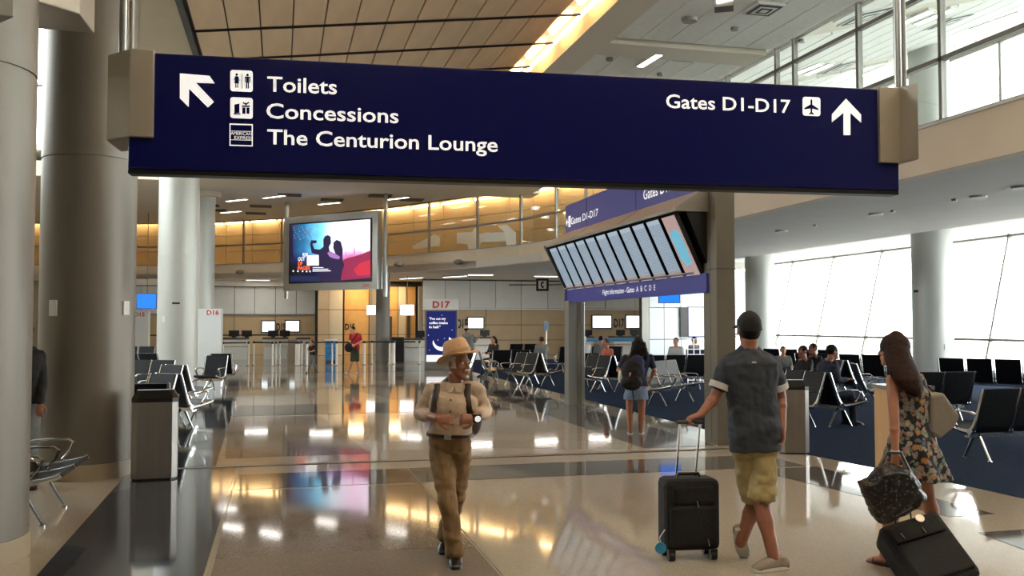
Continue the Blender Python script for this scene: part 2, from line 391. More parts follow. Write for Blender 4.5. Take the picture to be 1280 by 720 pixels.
# sloping ceiling beyond the glass
def zup(x): return ZC+0.05+(x-10.2)*0.272
up_c = MB(); up_c.hexa([(10.2, -8, zup(10.2)+.03), (22.2, -8, zup(22.2)+.03), (22.2, 58, zup(22.2)+.03), (10.2, 58, zup(10.2)+.03), (10.2, -8, zup(10.2)+.3), (22.2, -8, zup(22.2)+.3), (22.2, 58, zup(22.2)+.3), (10.2, 58, zup(10.2)+.3)])
up_c = struct(up_c.build('ceiling_upper', M['bulk'])); sl = math.atan(0.272)
for (ya, yb) in ((4, 9.5), (10.5, 16.0), (17.2, 22.8), (24.0, 30.0), (31, 37)):
    for i in range(14):
        x = 10.6+0.8*i+0.4
        o = link('ceiling_panel', tile_mesh(0.8, yb-ya), up_c); o.location = (x, (ya+yb)/2, zup(x)); o.rotation_euler = (0, -sl, 0)
# wooden canopy
def zw(x): return 6.9+0.125*(x+1.6)
XW0, XW1 = -1.62, 5.2
canopy = MB().hexa([(XW0, 4, zw(XW0)+.05), (XW1, 4, zw(XW1)+.05), (XW1, 32, zw(XW1)+.05), (XW0, 32, zw(XW0)+.05), (XW0, 4, zw(XW0)+.3), (XW1, 4, zw(XW1)+.3), (XW1, 32, zw(XW1)+.3), (XW0, 32, zw(XW0)+.3)])
canopy = struct(canopy.build('ceiling_canopy', M['blackmetal']))
rails = [5.6+1.87*i for i in range(15)]
npl = 12; wpl = (XW1-XW0-0.12)/npl; sw = math.atan(0.125)
pm = MB(); hw, hl = wpl/2-0.011, 1.87/2-0.03
pm.hexa([(-hw, -hl, -.02), (hw, -hl, -.02), (hw, hl, -.02), (-hw, hl, -.02), (-hw, -hl, .06), (hw, -hl, .06), (hw, hl, .06), (-hw, hl, .06)])
pmesh = pm.mesh('wood_panel', M['wood'])
for a in range(len(rails)-1):
    for i in range(npl):
        x = XW0+0.12+wpl*(i+.5)
        o = link('wood_panel', pmesh, canopy); o.location = (x, (rails[a]+rails[a+1])/2, zw(x)); o.rotation_euler = (0, -sw, 0)
for y in rails:
    MB().tube([(XW0-0.02, y, zw(XW0)-.035), (XW1+.42, y, zw(XW1+.42)-.035)], 0.026, 6).build('canopy_rail', M['rail'], canopy)
e = MB(); e.hexa([(XW0-.03, 4, zw(XW0)-.06), (XW0+.08, 4, zw(XW0)-.06), (XW0+.08, 32, zw(XW0)-.06), (XW0-.03, 32, zw(XW0)-.06), (XW0-.03, 4, zw(XW0)+.3), (XW0+.08, 4, zw(XW0)+.3), (XW0+.08, 32, zw(XW0)+.3), (XW0-.03, 32, zw(XW0)+.3)])
e.build('canopy_edge_trim', M['blackmetal'], canopy)
MB().bb(XW0, 31.95, zw(XW0)-.05, XW1, 32.1, 8.0).build('canopy_end_trim', M['blackmetal'], canopy)
# cove light slot between canopy and bulkhead
struct(MB().bb(5.1, -9, 8.05, 5.85, 36, 8.2).build('trim_2', M['covewood']))
cove = empty('cove_light', 'warm glowing tube lamps in the slot at the right edge of the wooden canopy', 'light', (5.5, 16, 7.9))
tb = MB().tube([(0, -0.6, 0), (0, 0.6, 0)], 0.08, 8).mesh('lamp_tube', M['warm'], True)
for i in range(17):
    o = link('lamp_tube', tb, cove); o.location = (0, 5.6+1.87*(i-2)+.93-16, 0)
MB().bb(-0.09, -14, 0.06, 0.09, 17, 0.13).build('lamp_channel', M['cream'], cove)
struct(MB().bb(5.72, -9, ZC-0.16, 6.42, 36, ZC+0.2).build('trim_3', M['bulk']))
for y in (13.7, 18.0, 23.0, 28.6): struct(MB().bb(6.42, y-.42, ZC-0.10, 10.05, y+.42, ZC+0.1).build('ceiling_beam', M['bulk']))
# cream ceiling left of the canopy, high clerestory beyond it
struct(MB().prism([(-3.45, -9), (-1.65, -9), (-1.65, 4), (-1.65, 32), (-3.45, 32)], 6.98, 7.25).build('ceiling_left', M['cream']))
struct(MB().bb(-3.45, -9, 7.25, -3.3, 38, 14).build('wall_clerestory', M['white']))
struct(MB().bb(-16.3, -9, 14.0, -3.3, 38.4, 14.3).build('ceiling_clerestory', M['white']))
# back beam and far ceiling
struct(MB().bb(-3.4, 32.1, 7.05, 9.9, 36.5, 7.6).build('trim_4', M['bulk']))
OB = offs(FP, 0.16)
mb = MB(); ob = [(9.7, 36.5)]+OB[3:8]+[(-16.3, 56.2)]
for a in range(len(ob)-1): mb.prism([(ob[a+1][0], 38.0), (ob[a][0], 38.0 if ob[a][1] > 38 else 37.0), ob[a], ob[a+1]], 7.35, 7.7)
struct(mb.build('ceiling_back', M['soffit']))
struct(MB().bb(-16.3, 38.0, 8.35, 16, 58, 8.6).build('ceiling_gallery_high', M['cream']))
mb = MB()
for a in range(len(ob)-1):
    p, q = Vector(ob[a]), Vector(ob[a+1]); t_ = (q-p).normalized(); n_ = Vector((t_.y, -t_.x))*.1
    mb.hexa([(*p, 7.4), (*q, 7.4), (*(q+n_), 7.4), (*(p+n_), 7.4), (*p, 8.4), (*q, 8.4), (*(q+n_), 8.4), (*(p+n_), 8.4)])
struct(mb.build('trim_7', M['cream']))
struct(MB().bb(-16.3, 36.5, 7.15, 10.4, 38.0, 7.7).build('trim_5', M['bulk']))
struct(MB().bb(-16.3, -9, 8.2, 0, -8.8, 14.3).build('wall_behind_high', M['behind']))
struct(MB().bb(-16.3, -9.2, 0, 22.5, -9.0, 11.2).build('wall_behind', M['behind']))
struct(MB().bb(-16.5, -9, 0, -16.3, 58, 7.0).build('wall_left', M['wallbeige2']))
struct(MB().bb(-16.5, 38.2, 7.0, -16.3, 58, 14.0).build('wall_left_high', M['wallbeige2']))
struct(MB().bb(-16.3, 58, 0, 22.4, 58.2, 12).build('wall_back', M['wallbeige2']))
struct(MB().bb(21.4, 44.2, 0, 22.4, 58, 12).build('wall_right', M['wallbeige2']))
struct(MB().bb(-1.7, -9, 8.25, 5.2, 36, 8.4).build('ceiling_slab', M['cream']))
# ---- windows: built as frame + panes
WN = [0]
def window(org, ax, up, W, H, nx, nz, fr=0.07, gm='glass', mm='mull', zs=None, xs=None, dep=0.1):
    WN[0] += 1
    org, ax, up = Vector(org), Vector(ax).normalized(), Vector(up).normalized(); nn = ax.cross(up)
    mb = MB(); xs = xs or [W*i/nx for i in range(nx+1)]; zs = zs or [H*i/nz for i in range(nz+1)]
    def bar(a, b, wvec):
        p = [a-wvec*fr/2-nn*dep/2, a+wvec*fr/2-nn*dep/2, a+wvec*fr/2+nn*dep/2, a-wvec*fr/2+nn*dep/2]
        mb.hexa([*p, *[q+(b-a) for q in p]])
    for x in xs: bar(org+ax*x, org+ax*x+up*H, ax)
    for z in zs: bar(org+up*z, org+up*z+ax*W, up)
    o = struct(mb.build('window_%d' % WN[0], M[mm]))
    for i in range(len(xs)-1):
        for j in range(len(zs)-1):
            a, b, c, d = xs[i]+fr/2, xs[i+1]-fr/2, zs[j]+fr/2, zs[j+1]-fr/2
            p = MB(); q = [org+ax*a+up*c, org+ax*b+up*c, org+ax*b+up*d, org+ax*a+up*d]
            p.extr([v-nn*0.006 for v in q], nn*0.012); p.build('pane', M[gm], o)
    return o
# outer curtain wall right (leaning outwards), upper clerestory right
window((20.2, 2, 0.35), (0, 1, 0), (0.24, 0, 1), 42, 4.2, 14, 1, 0.06, zs=[0, 0.95, 4.15])
struct(MB().bb(20.0, -9, 0, 20.5, 44, 0.35).build('wall_sill_right', M['white']))
struct(MB().bb(19.9, -9, 0, 20.4, 2, 4.4).build('wall_right_near', M['white']))
window((21.9, -8, 4.95), (0, 1, 0), (0, 0, 1), 52, 5.7, 13, 1, 0.1, zs=[0, 2.8, 5.7])
# clerestory left side and end
window((-16.2, 14, 7.1), (0, 1, 0), (0, 0, 1), 24, 6.8, 7, 2, 0.1)
struct(MB().bb(-16.5, -9, 7.0, -16.3, 14, 14).build('wall_left_upper', M['behind']))
window((-16.2, 38.2, 7.75), (1, 0, 0), (0, 0, 1), 12.8, 6.2, 5, 2, 0.1)
# glazed balustrade walls standing on the mezzanine fascia
ys = [-8, -3.4, 1.2, 5.8, 7.9, 12.4, 14.55, 16.7, 17.4, 19.6, 24.2, 26.0, 30.0, 33.5]
window((10.2, -8, ZSILL+.05), (0, 1, 0), (0, 0, 1), 41.5, ZC-ZSILL-.03, 1, 1, 0.07, 'glass2', zs=[0, 1.0, 2.15, ZC-ZSILL-.03], xs=[y+8 for y in ys])
GP = offs_(FP, 0.1)
for a in range(1, len(FP)-1):
    A, B = GP[a], GP[a+1]; L = (B-A).length
    n = max(1, round(L/3.4)); top = (ZC if a < 3 else 7.35)-ZSILL-.06
    window((A.x, A.y, ZSILL+.05), (B.x-A.x, B.y-A.y, 0), (0, 0, 1), L, top, n, 1, 0.09, 'glass2', zs=[0, 1.05, top])
# back of the upper level: panelled wall with a warm cove at its top
BP = [(13.4, 34.0)]+offs(FP, 2.0)[2:7]+[(-16, 57.9)]
bw = struct((lambda mb: mb)(MB()).bb(9.9, 36.5, 4.5, 15.5, 36.6, 4.52).build('floor_gallery', M['wallgrey']))
for a in range(len(BP)-1):
    A, B = Vector(BP[a]), Vector(BP[a+1]); L = (B-A).length; t = (B-A)/L; nrm = Vector((t.y, -t.x)); n = max(2, round(L/1.9))
    for i in range(n):
        for (z0, z1) in ((4.6, 5.85), (5.88, 6.75), (6.78, 8.36)):
            p, q = A+t*(L*i/n+.012), A+t*(L*(i+1)/n-.012)
            o = MB().hexa([(*p, z0), (*q, z0), (*(q+nrm*.1), z0), (*(p+nrm*.1), z0), (*p, z1), (*q, z1), (*(q+nrm*.1), z1), (*(p+nrm*.1), z1)]).build('wall_panel', M['wallbeige'], bw)
    tube_ = MB(); p, q = A-nrm*0.22, B-nrm*0.22
    for i in range(n):
        u, v = p+(q-p)*((i+.08)/n), p+(q-p)*((i+.92)/n)
        tube_.tube([(*u, 7.50), (*v, 7.50)], 0.06, 6)
    o = tube_.build('gallery_cove_light', M['galwarm']); tag(o, ('glowing warm cove lamps at the wall top over the upper gallery, run number ' + str(a+1) + ' from the right') if False else ['warm cove lamps above the gallery wall behind the flight display board', 'warm cove lamps at the gallery wall top, run nearest the bend', 'warm cove lamps over the gallery wall right of the big video screen', 'warm cove lamps on the gallery wall behind the big video screen', 'warm cove lamps over the gallery wall left of the video screen', 'warm cove lamps over the gallery wall behind the tall left columns'][a], 'light', 'gallery cove lamps')

# ================================================================== OBJECTS
Z = Vector((0, 0, 1))
# ---- big overhead sign
sA, sB = Vector((-0.945, 6.22, 0)), Vector((4.43, 5.86, 0)); sr = (sB-sA).normalized(); sn = sr.cross(Z); SL = (sB-sA).length
def SG(px, py):   # the place on the sign face seen at a pixel
    d = ray(px, py); t = (sA-CAMP).dot(sn)/d.dot(sn); return CAMP+d*t
sz0, sz1 = 2.735, 3.485
sg = empty('overhead_sign', 'long navy blue hanging sign to toilets, concessions and gates D1-D17', 'sign', (sA+sB)/2+Z*sz0)
so_ = Vector(sg.location)
def loc_child(o, root):   # objects are authored in world space; keep them there under their root
    o.parent = root; o.matrix_parent_inverse = root.matrix_basis.inverted(); return o
def sub(mb, name, m, root, smooth=False, bevel=0.0):
    o = mb.build(name, m, None, smooth, bevel); bpy.context.view_layer.update()
    o.parent = root; o.matrix_parent_inverse = Matrix.LocRotScale(root.location, root.rotation_euler, None).inverted() if root.type == 'EMPTY' else root.matrix_world.inverted(); return o
def tsub(root, *a, **k):
    o = text(*a, **k)
    if o is None: return None
    o.parent = root; o.matrix_parent_inverse = Matrix.LocRotScale(root.location, root.rotation_euler, None).inverted(); return o
b = MB(); th = 0.13
b.extr([sA+Z*sz0, sB+Z*sz0, sB+Z*sz1, sA+Z*sz1], -sn*th); sub(b, 'sign_panel', M['signblue'], sg, bevel=0.008)
b = MB(); b.extr([sA+Z*(sz0-.03)-sn*.01, sB+Z*(sz0-.03)-sn*.01, sB+Z*sz0-sn*.01, sA+Z*sz0-sn*.01], -sn*(th-.02)); sub(b, 'lower_rail', M['blackmetal'], sg)
def housing(p0, p1, p2, ang0, ang1, name):
    """wedge-plan end housing: front face p0-p1 on the sign plane, turned face p1-p2"""
    zb, zt = ang0, ang1
    back = [p2-sn*0.40, p0-sn*0.32]
    pts = [p0, p1, p2]+back
    c = Vector((0, 0, 0)); pl = [(p.x, p.y) for p in pts]
    a = sum(pl[i][0]*pl[(i+1) % 5][1]-pl[(i+1) % 5][0]*pl[i][1] for i in range(5))
    if a < 0: pl = pl[::-1]
    o = sub(MB().prism(pl, zb, zt), name, M['bronze'], sg, bevel=0.006); return o
L1, L0 = SG(163, 120)+sn*.03, SG(193, 120)+sn*.03
R0, R1 = SG(1097, 155)+sn*.03, SG(1121, 155)+sn*.03
zt = sz1+0.012
LO = AD(134, 120, (L1-CAMP).dot(FW)+0.14); RO = AD(1148, 155, (R1-CAMP).dot(FW)-0.14)
housing(L0, L1, LO, SG(178, 172).z, zt, 'end_housing'); housing(R0, R1, RO, SG(1110, 204).z, zt, 'end_housing')
for p, q in ((L1, LO), (R1, RO)):
    c = (p+q)/2-sn*.12
    sub(MB().cyl(c, 0.028, zt-.05, 9.0, 12), 'hanger_pole', M['alu'], sg, True)
    sub(MB().cyl(c+sr*.05, 0.016, zt-.05, 9.0, 10), 'cable_conduit', M['grey2'], sg, True)
def sgtext(s, x0, y0, x1, caph, m=M['signwhite'], bold=0.012):
    a = SG(x0, y0); bpt = SG(x1, y0+(x1-x0)*0.045)
    h = (SG(x0, y0-caph)-a).length
    return tsub(sg, 'lettering', s, Vector((a.x, a.y, a.z)), sr, Z, h, m, width=(bpt-a).dot(sr), bold=bold, depth=0.003)
sgtext('Toilets', 334, 114, 421, 19.5); sgtext('Concessions', 333, 147.5, 498, 19.5); sgtext('The Centurion Lounge', 334, 180, 622, 19.5)
sgtext('Gates D1-D17', 832.5, 134.5, 988, 17.5)
def sgp(pts, name, m, root=None, d=0.003, th_=0.002):
    b = MB(); P = [SG(*p)+sn*d for p in pts]; b.extr(P, sn*th_); return sub(b, name, m, root or sg)
sgp([(225, 92), (262, 95), (268.5, 104.5), (245, 103.5), (267.5, 127.5), (260, 134.5), (236.5, 111), (236, 134), (225, 123)], 'arrow', M['signwhite'])
sgp([(1057, 123.5), (1076, 143.5), (1076, 153.5), (1062.5, 141), (1062.5, 169), (1054, 169), (1054, 141), (1039.5, 153), (1039.5, 143)], 'arrow', M['signwhite'])
def rsq(x0, y0, x1, y1, r, sl=0.045):
    P = []
    for cx, cy, a0 in ((x1-r, y0+r, -90), (x1-r, y1-r, 0), (x0+r, y1-r, 90), (x0+r, y0+r, 180)):
        for k in range(4):
            a = math.radians(a0+30*k); P.append((cx+r*math.cos(a), cy+r*math.sin(a)+(cx+r*math.cos(a)-x0)*sl))
    return P
i1 = sgp(rsq(288, 87.5, 316, 114, 3), 'pictogram', M['signwhite'])
i2 = sgp(rsq(288, 121.5, 316, 147.5, 3), 'pictogram', M['signwhite'])
i3 = sgp(rsq(1003, 121, 1025, 144.5, 3), 'pictogram', M['signwhite'])
def mark(pts_list, m=M['signblue']):
    b = MB()
    for pts in pts_list: b.extr([SG(*p)+sn*.0052 for p in pts], sn*.0015)
    return sub(b, 'pictogram_mark', m, sg)
def circ(x, y, r, n=10): return [(x+r*math.cos(2*PI*k/n), y+r*math.sin(2*PI*k/n)) for k in range(n)]
def rc(x0, y0, x1, y1): return [(x0, y0), (x1, y0), (x1, y1), (x0, y1)]
mark([circ(296, 93.5, 1.7), [(296, 95.5), (298, 95.7), (300, 101), (299, 101.5), (297.6, 98), (299.2, 104.5), (292.8, 104.2), (294.4, 98), (293, 101), (292, 100.6), (294, 95.6)], rc(294.3, 104, 295.6, 110), rc(296.6, 104, 297.9, 110), rc(302.3, 92, 303.1, 111),
      circ(309.5, 94, 1.7), rc(306, 96, 313, 97.6), rc(306, 96, 307.1, 103.5), rc(311.9, 96, 313, 103.5), rc(307.6, 96, 311.4, 104), rc(307.6, 103.5, 309.2, 111), rc(309.9, 103.5, 311.4, 111)])
mark([[(293, 131), (299.5, 129.5), (299.5, 141.5), (293, 142)], rc(302.5, 132, 312.5, 134), rc(303, 134.6, 307, 142.5), rc(308.2, 134.6, 312, 142.5), [(307.5, 132), (303, 128.5), (305, 127.5)], [(307.5, 132), (312, 128.5), (310, 127.3)], circ(307.5, 130, 1.5), rc(292, 142, 301, 143.4)])
mark([[(1013.6, 123.5), (1014.9, 126), (1014.9, 131), (1022.5, 136), (1022.5, 138), (1014.9, 136), (1014.6, 140.5), (1017, 142.5), (1017, 143.6), (1013.8, 142.8), (1010.6, 143.3), (1010.6, 142.3), (1012.9, 140.3), (1012.6, 135.8), (1005, 137), (1005, 135.2), (1012.6, 130.6), (1012.6, 125.8)]])
# square outlined logo with two lines of small capitals
b = MB()
for pts in (rc(287, 154.5, 316, 156), rc(287, 181, 316, 182.3), rc(287, 154.5, 288.2, 182), rc(314.8, 155, 316, 182.3), rc(288, 163.5, 315, 164), rc(288, 174.5, 315, 175)): b.extr([SG(x, y+(x-287)*.03)+sn*.003 for x, y in pts], sn*.002)
sub(b, 'logo_frame', M['signwhite'], sg)
sgtext('AMERICAN', 288.5, 168.5, 314.5, 4.2, bold=0.0); sgtext('EXPRESS', 293, 174, 315.5, 4.2, bold=0.0)

# ---- flight information board on two posts
BX = 6.1
fb = empty('flight_board', 'long flight information gantry with tilted monitors and blue headers on two posts', 'flight board', (BX, 16, 0))
y0, y1 = 12.85, 19.35
sub(MB().bb(BX, y0-.35, 3.73, BX+.22, y1, 4.35), 'header', M['hdrblue'], fb)
sub(MB().extr([(BX-.02, y0-.35, 3.75), (BX-.46, y0-.35, 3.47), (BX-.46, y0-.35, 3.42), (BX+.2, y0-.35, 3.42), (BX+.2, y0-.35, 3.75)], (0, y1+.3-y0+.05, 0)), 'sloping_panel', M['grey2'], fb)
for yy in (14.9, 17.5): sub(MB().extr([(BX-.022, yy, 3.752), (BX-.463, yy, 3.472), (BX-.463, yy+.012, 3.472), (BX-.022, yy+.012, 3.752)], (0, 0, .004)), 'panel_joint', M['dark'], fb)
sub(MB().bb(BX+.02, y0-.35, 2.22, BX+.15, y1, 2.50), 'lower_strip', M['hdrblue'], fb)
sub(MB().extr([(BX+.02, y0, 2.50), (BX-.05, y0, 2.52), (BX-.05, y0, 2.54), (BX+.2, y0, 2.54), (BX+.2, y0, 2.5)], (0, y1-y0, 0)), 'ledge', M['alu'], fb)
sub(MB().extr([(BX+.12, y0-.3, 2.52), (BX-.28, y0-.3, 3.44), (BX+.2, y0-.3, 3.44), (BX+.2, y0-.3, 2.52)], (0, y1-y0+.3, 0)), 'monitor_housing', M['black'], fb)
sub(MB().extr([(BX+.2, y1, 2.2), (BX-.02, y1, 2.2), (BX-.02, y1, 2.5), (BX-.5, y1, 3.45), (BX, y1, 3.75), (BX+.2, y1, 3.75)], (0, .06, 0)), 'end_panel', M['alu'], fb)
# posts
sub(MB().bb(BX+.06, 12.25, 0, BX+.36, 12.45, 3.72).bb(BX+.06, 12.46, 0, BX+.36, 12.68, 3.72), 'post', M['post'], fb, bevel=.008)
for z in (0.9, 2.55): sub(MB().bb(BX+.055, 12.245, z, BX+.365, 12.685, z+.012), 'post_joint', M['dark'], fb)
sub(MB().bb(BX-.05, 19.0, 0, BX+.32, 19.3, 2.25), 'post', M['alu'], fb, bevel=.008)
sub(MB().bb(BX+.14, 18.985, 0, BX+.24, 19.0, 2.25), 'post_insert', M['post'], fb)
# monitors
def flightmat(name, kind):
    m = bpy.data.materials.new(name); m.use_nodes = True; nt = m.node_tree; bs = nt.nodes['Principled BSDF']
    tc = nt.nodes.new('ShaderNodeTexCoord'); sp = nt.nodes.new('ShaderNodeSeparateXYZ'); nt.links.new(tc.outputs['Generated'], sp.inputs[0])
    r = nt.nodes.new('ShaderNodeValToRGB'); r.color_ramp.interpolation = 'CONSTANT'
    e = r.color_ramp.elements
    if kind == 'list':
        e[0].color = hx('9c7468'); e[1].position = 0.10; e[1].color = hx('7f93a8'); q = e.new(0.92); q.color = hx('9fb2c4')
        wv = nt.nodes.new('ShaderNodeTexWave'); wv.bands_direction = 'Z'; wv.inputs['Scale'].default_value = 12; wv.inputs['Distortion'].default_value = 0.4
        br = nt.nodes.new('ShaderNodeTexNoise'); br.inputs['Scale'].default_value = 14; nt.links.new(tc.outputs['Generated'], br.inputs['Vector'])
        nt.links.new(tc.outputs['Generated'], wv.inputs['Vector'])
        mu = nt.nodes.new('ShaderNodeMath'); mu.operation = 'MULTIPLY'; nt.links.new(wv.outputs['Fac'], mu.inputs[0]); nt.links.new(br.outputs[0], mu.inputs[1])
        nt.links.new(sp.outputs['Z'], r.inputs[0])
        mx = nt.nodes.new('ShaderNodeMix'); mx.data_type = 'RGBA'; nt.links.new(mu.outputs[0], mx.inputs[0]); nt.links.new(r.outputs[0], mx.inputs[6]); mx.inputs[7].default_value = hx('c2d2dc')
        out = mx.outputs[2]
    else:
        e[0].color = hx('b89c98'); e[1].position = 0.999; e[1].color = hx('b89c98'); nt.links.new(sp.outputs['Z'], r.inputs[0]); out = r.outputs[0]
    bs.inputs['Base Color'].default_value = (0.01, 0.01, 0.012, 1); bs.inputs['Roughness'].default_value = 0.25
    nt.links.new(out, bs.inputs['Emission Color']); bs.inputs['Emission Strength'].default_value = 0.62
    return m
fl, fm_, bl = flightmat('flight_list', 'list'), flightmat('terminal_map', 'map'), mat('map_blue', '5f9fb8', 0.4, emit=('5f9fb8', 0.6))
tv0, tvv = Vector((BX+.10, 0, 2.535)), Vector((-.44, 0, .93)).normalized(); tvn = Vector((-tvv.z, 0, tvv.x))*1.0
nM = 11; pit = (y1-0.03-12.64)/nM
for i in range(nM):
    ya = 12.64+pit*i+.02; yb = ya+pit*0.80; b = MB()
    o0 = tv0+tvn*.03
    sc = [Vector((o0.x, ya, o0.z)), Vector((o0.x, yb, o0.z)), Vector((o0.x, yb, o0.z))+tvv*.98, Vector((o0.x, ya, o0.z))+tvv*.98]
    mo = sub(MB().extr([p-tvn*.0 for p in sc], tvn*.07), 'monitor', M['black'], fb)
    s2 = [p+tvn*.071+Vector((0, (.012 if k in (0, 3) else -.004), 0)) for k, p in enumerate(sc)]
    o = MB().extr(s2, tvn*.004).build('screen', fm_ if i == 0 else fl); o.parent = mo; o.matrix_parent_inverse = Matrix.Translation(-Vector(fb.location)).inverted() @ Matrix.Translation(-Vector(fb.location))
    if i == 0:
        c = (s2[0]+s2[1]+s2[2]+s2[3])/4+tvn*.005
        P = [c+Vector((0, a*.5, 0))+tvv*q for a, q in ((-.3, -.28), (.1, -.34), (.34, -.2), (.38, .22), (.0, .27), (-.3, .25), (-.36, 0))]
        o = MB().extr(P, tvn*.002).build('map_shape', bl); o.parent = mo
        o['label'] = 'blue terminal outline'
hd = (0, -1, 0)
tsub(fb, 'lettering', 'Gates D1-D17', (BX, 18.95, 3.90), hd, Z, 0.15, M['signwhite'], width=1.75, bold=.01)
tsub(fb, 'lettering', 'Gates D18-D40', (BX, 14.85, 3.90), hd, Z, 0.19, M['signwhite'], width=1.75, bold=.01)
tsub(fb, 'lettering', 'Flight Information - Gates  A  B  C  D  E', (BX+.02, 17.0, 2.32), hd, Z, 0.10, M['signwhite'], width=2.6)
def hpoly(name, pts, m=None): sub(MB().extr([(BX-.004, y, z) for y, z in pts], (-.004, 0, 0)), name, m or M['signwhite'], fb)
hpoly('arrow', [(19.31, 3.98), (19.22, 4.07), (19.22, 4.0), (19.14, 4.0), (19.14, 3.96), (19.22, 3.96), (19.22, 3.89)])
hpoly('pictogram', [(19.12, 3.86), (18.98, 3.86), (18.98, 4.1), (19.12, 4.1)]); hpoly('pictogram_mark', [(19.08, 3.9), (19.02, 3.9), (19.05, 4.06)], M['hdrblue'])
hpoly('pictogram', [(13.18, 3.87), (12.95, 3.87), (12.95, 4.12), (13.18, 4.12)]); hpoly('pictogram_mark', [(13.12, 3.92), (13.0, 3.92), (13.06, 4.08)], M['hdrblue'])
hpoly('arrow', [(12.78, 4.08), (12.64, 4.08), (12.5, 3.98), (12.62, 3.88), (12.56, 3.98)])
for yy in (15.2, 17.9): sub(MB().bb(BX-.006, yy, 3.73, BX, yy+.015, 4.35), 'header_joint', M['dark'], fb)
sub(MB().bb(BX+.1, 12.4, 4.3, BX+.22, 12.75, 4.75), 'hanger', M['blackmetal'], fb)
# phone sign
ps = empty('phone_sign', 'small black square sign with white telephone handset, left of the flight board', 'sign', AD(678, 356, 20.6))
c = Vector(ps.location); hd2 = RT
sub(MB().box(c, (.28, .06, .28), -YAW), 'sign_box', M['black'], ps)
fp_ = lambda a, z: c+RT*a+Z*z-Vector((FW.x, FW.y, 0))*.034
sub(MB().extr([fp_(-.09, -.09), fp_(.09, -.09), fp_(.09, .09), fp_(-.09, .09)], -FW*.003), 'sign_face', mat('phone_face', 'c9c9c9', .5), ps)
sub(MB().extr([fp_(a, z)-FW*.004 for a, z in ((.03, .07), (-.01, .075), (-.04, .03), (-.04, -.03), (-.01, -.075), (.03, -.07), (.03, -.035), (0, -.03), (-.01, 0), (0, .03), (.03, .035))], -FW*.003), 'handset_mark', M['black'], ps)
sub(MB().tube([c-RT*.14, c-RT*.75], .012, 6), 'sign_arm', M['black'], ps)
sub(MB().tube([c+RT*.14, (BX-.02, y1+.062, c.z)], .015, 6), 'sign_bracket', M['black'], ps)

# ---- litter bins
def rotz(v, a): return Vector((v[0]*math.cos(a)-v[1]*math.sin(a), v[0]*math.sin(a)+v[1]*math.cos(a), v[2] if len(v) > 2 else 0))
def litter_bin(px, py, wpx, h, label, rz, dep_=None):
    g0 = G(px, py); dep = (g0-CAMP).dot(FW); wd = wpx/F_PX*dep
    t = empty('litter_bin', label, 'bin', g0+Vector((0, wd*.42, 0)), rz, 'steel litter bins')
    a = wd/2*.96; b = a*.8; ch = .06
    pl = [(-a+ch, -b), (a-ch, -b), (a, -b+ch), (a, b-ch), (a-ch, b), (-a+ch, b), (-a, b-ch), (-a, -b+ch)]
    MB().prism(pl, .02, h-.13).build('bin_body', M['steel'], t, bevel=.004)
    q = [(x*1.01, y*1.01) for x, y in pl]; MB().prism([(x*.95, y*.95) for x, y in pl], 0, .02).build('plinth', M['black'], t)
    m = MB(); n = 8
    m.rings([[(x, y, h-.13) for x, y in q], [(x, y, h-.085) for x, y in q], [(x*.80, y*.45, h) for x, y in q]]); m.build('lid', M['black'], t)
    MB().hexa([(a*.45, -b*.2, h-.03), (a*1.02, -b*.2, h-.1), (a*1.02, b*.9, h-.1), (a*.45, b*.9, h-.03), (a*.5, -b*.2, h), (a*1.04, -b*.2, h-.075), (a*1.04, b*.9, h-.075), (a*.5, b*.9, h)]).build('lid_flap', M['alu'], t)
    return t
litter_bin(190, 601, 57, 1.0, 'steel litter bin with black lid beside the thick left column', .08)
litter_bin(1000, 568, 38, .99, 'steel litter bin at the carpet edge behind the man in the cap', -.35)
wc = empty('wood_cabinet', 'narrow light wood waste cabinet beside the woman in the floral dress', 'cabinet', G(1137, 597), -.1)
MB().bb(-.18, 0, .06, .3, .42, 1.0).build('cabinet_body', mat('maple', 'c29a6c', .45, noise_=(4, .1, (1, 1, .15))), wc, bevel=.006)
MB().bb(-.2, -.02, 1.0, .32, .44, 1.04).build('cabinet_top', M['alu'], wc); MB().bb(-.16, .02, 0, .28, .4, .06).build('plinth', M['black'], wc)
MB().tube([(-.1, -.005, .76), (-.1, -.02, .76)], .05, 16).build('round_sticker', M['signwhite'], wc, True)

# ---- beam seating
SEATM = {}
def prof(off=0.0):
    """seat-and-back side profile (y,z): front tip, pan, crook, back top; faces -y"""
    base = [(-.33, .47), (-.30, .455), (-.20, .43), (-.05, .405), (.08, .385), (.145, .40), (.185, .46), (.22, .56), (.27, .71), (.32, .87), (.342, .94)]
    if not off: return base
    out = []
    for i, p in enumerate(base):
        a, b = base[max(i-1, 0)], base[min(i+1, len(base)-1)]; t = Vector((b[0]-a[0], b[1]-a[1])).normalized(); out.append((p[0]-t.y*off*-1, p[1]+t.x*off*-1))
    return out
def sling(i0, i1, th=.035, w=.53):
    A = prof()[i0:i1]; B = prof(th)[i0:i1]
    return MB().extr([(-w/2, y, z) for y, z in A]+[(-w/2, y, z) for y, z in reversed(B)], (w, 0, 0)).mesh('sling', M['leather'], True)
SEATM['seat'] = sling(0, 7); SEATM['back'] = sling(6, 11)
def rib():
    m = MB(); P = [(0, y, z) for y, z in prof(.015)]
    m.tube(P, [.016]*3+[.022, .03, .034, .03, .022, .018, .016, .014], 8, flat=(.7, 1.3), ref=(1, 0, 0)); m.tube([(-.035, .15, .385), (.035, .15, .385)], .04, 12)
    return m.mesh('side_frame', M['chrome'], True)
SEATM['rib'] = rib()
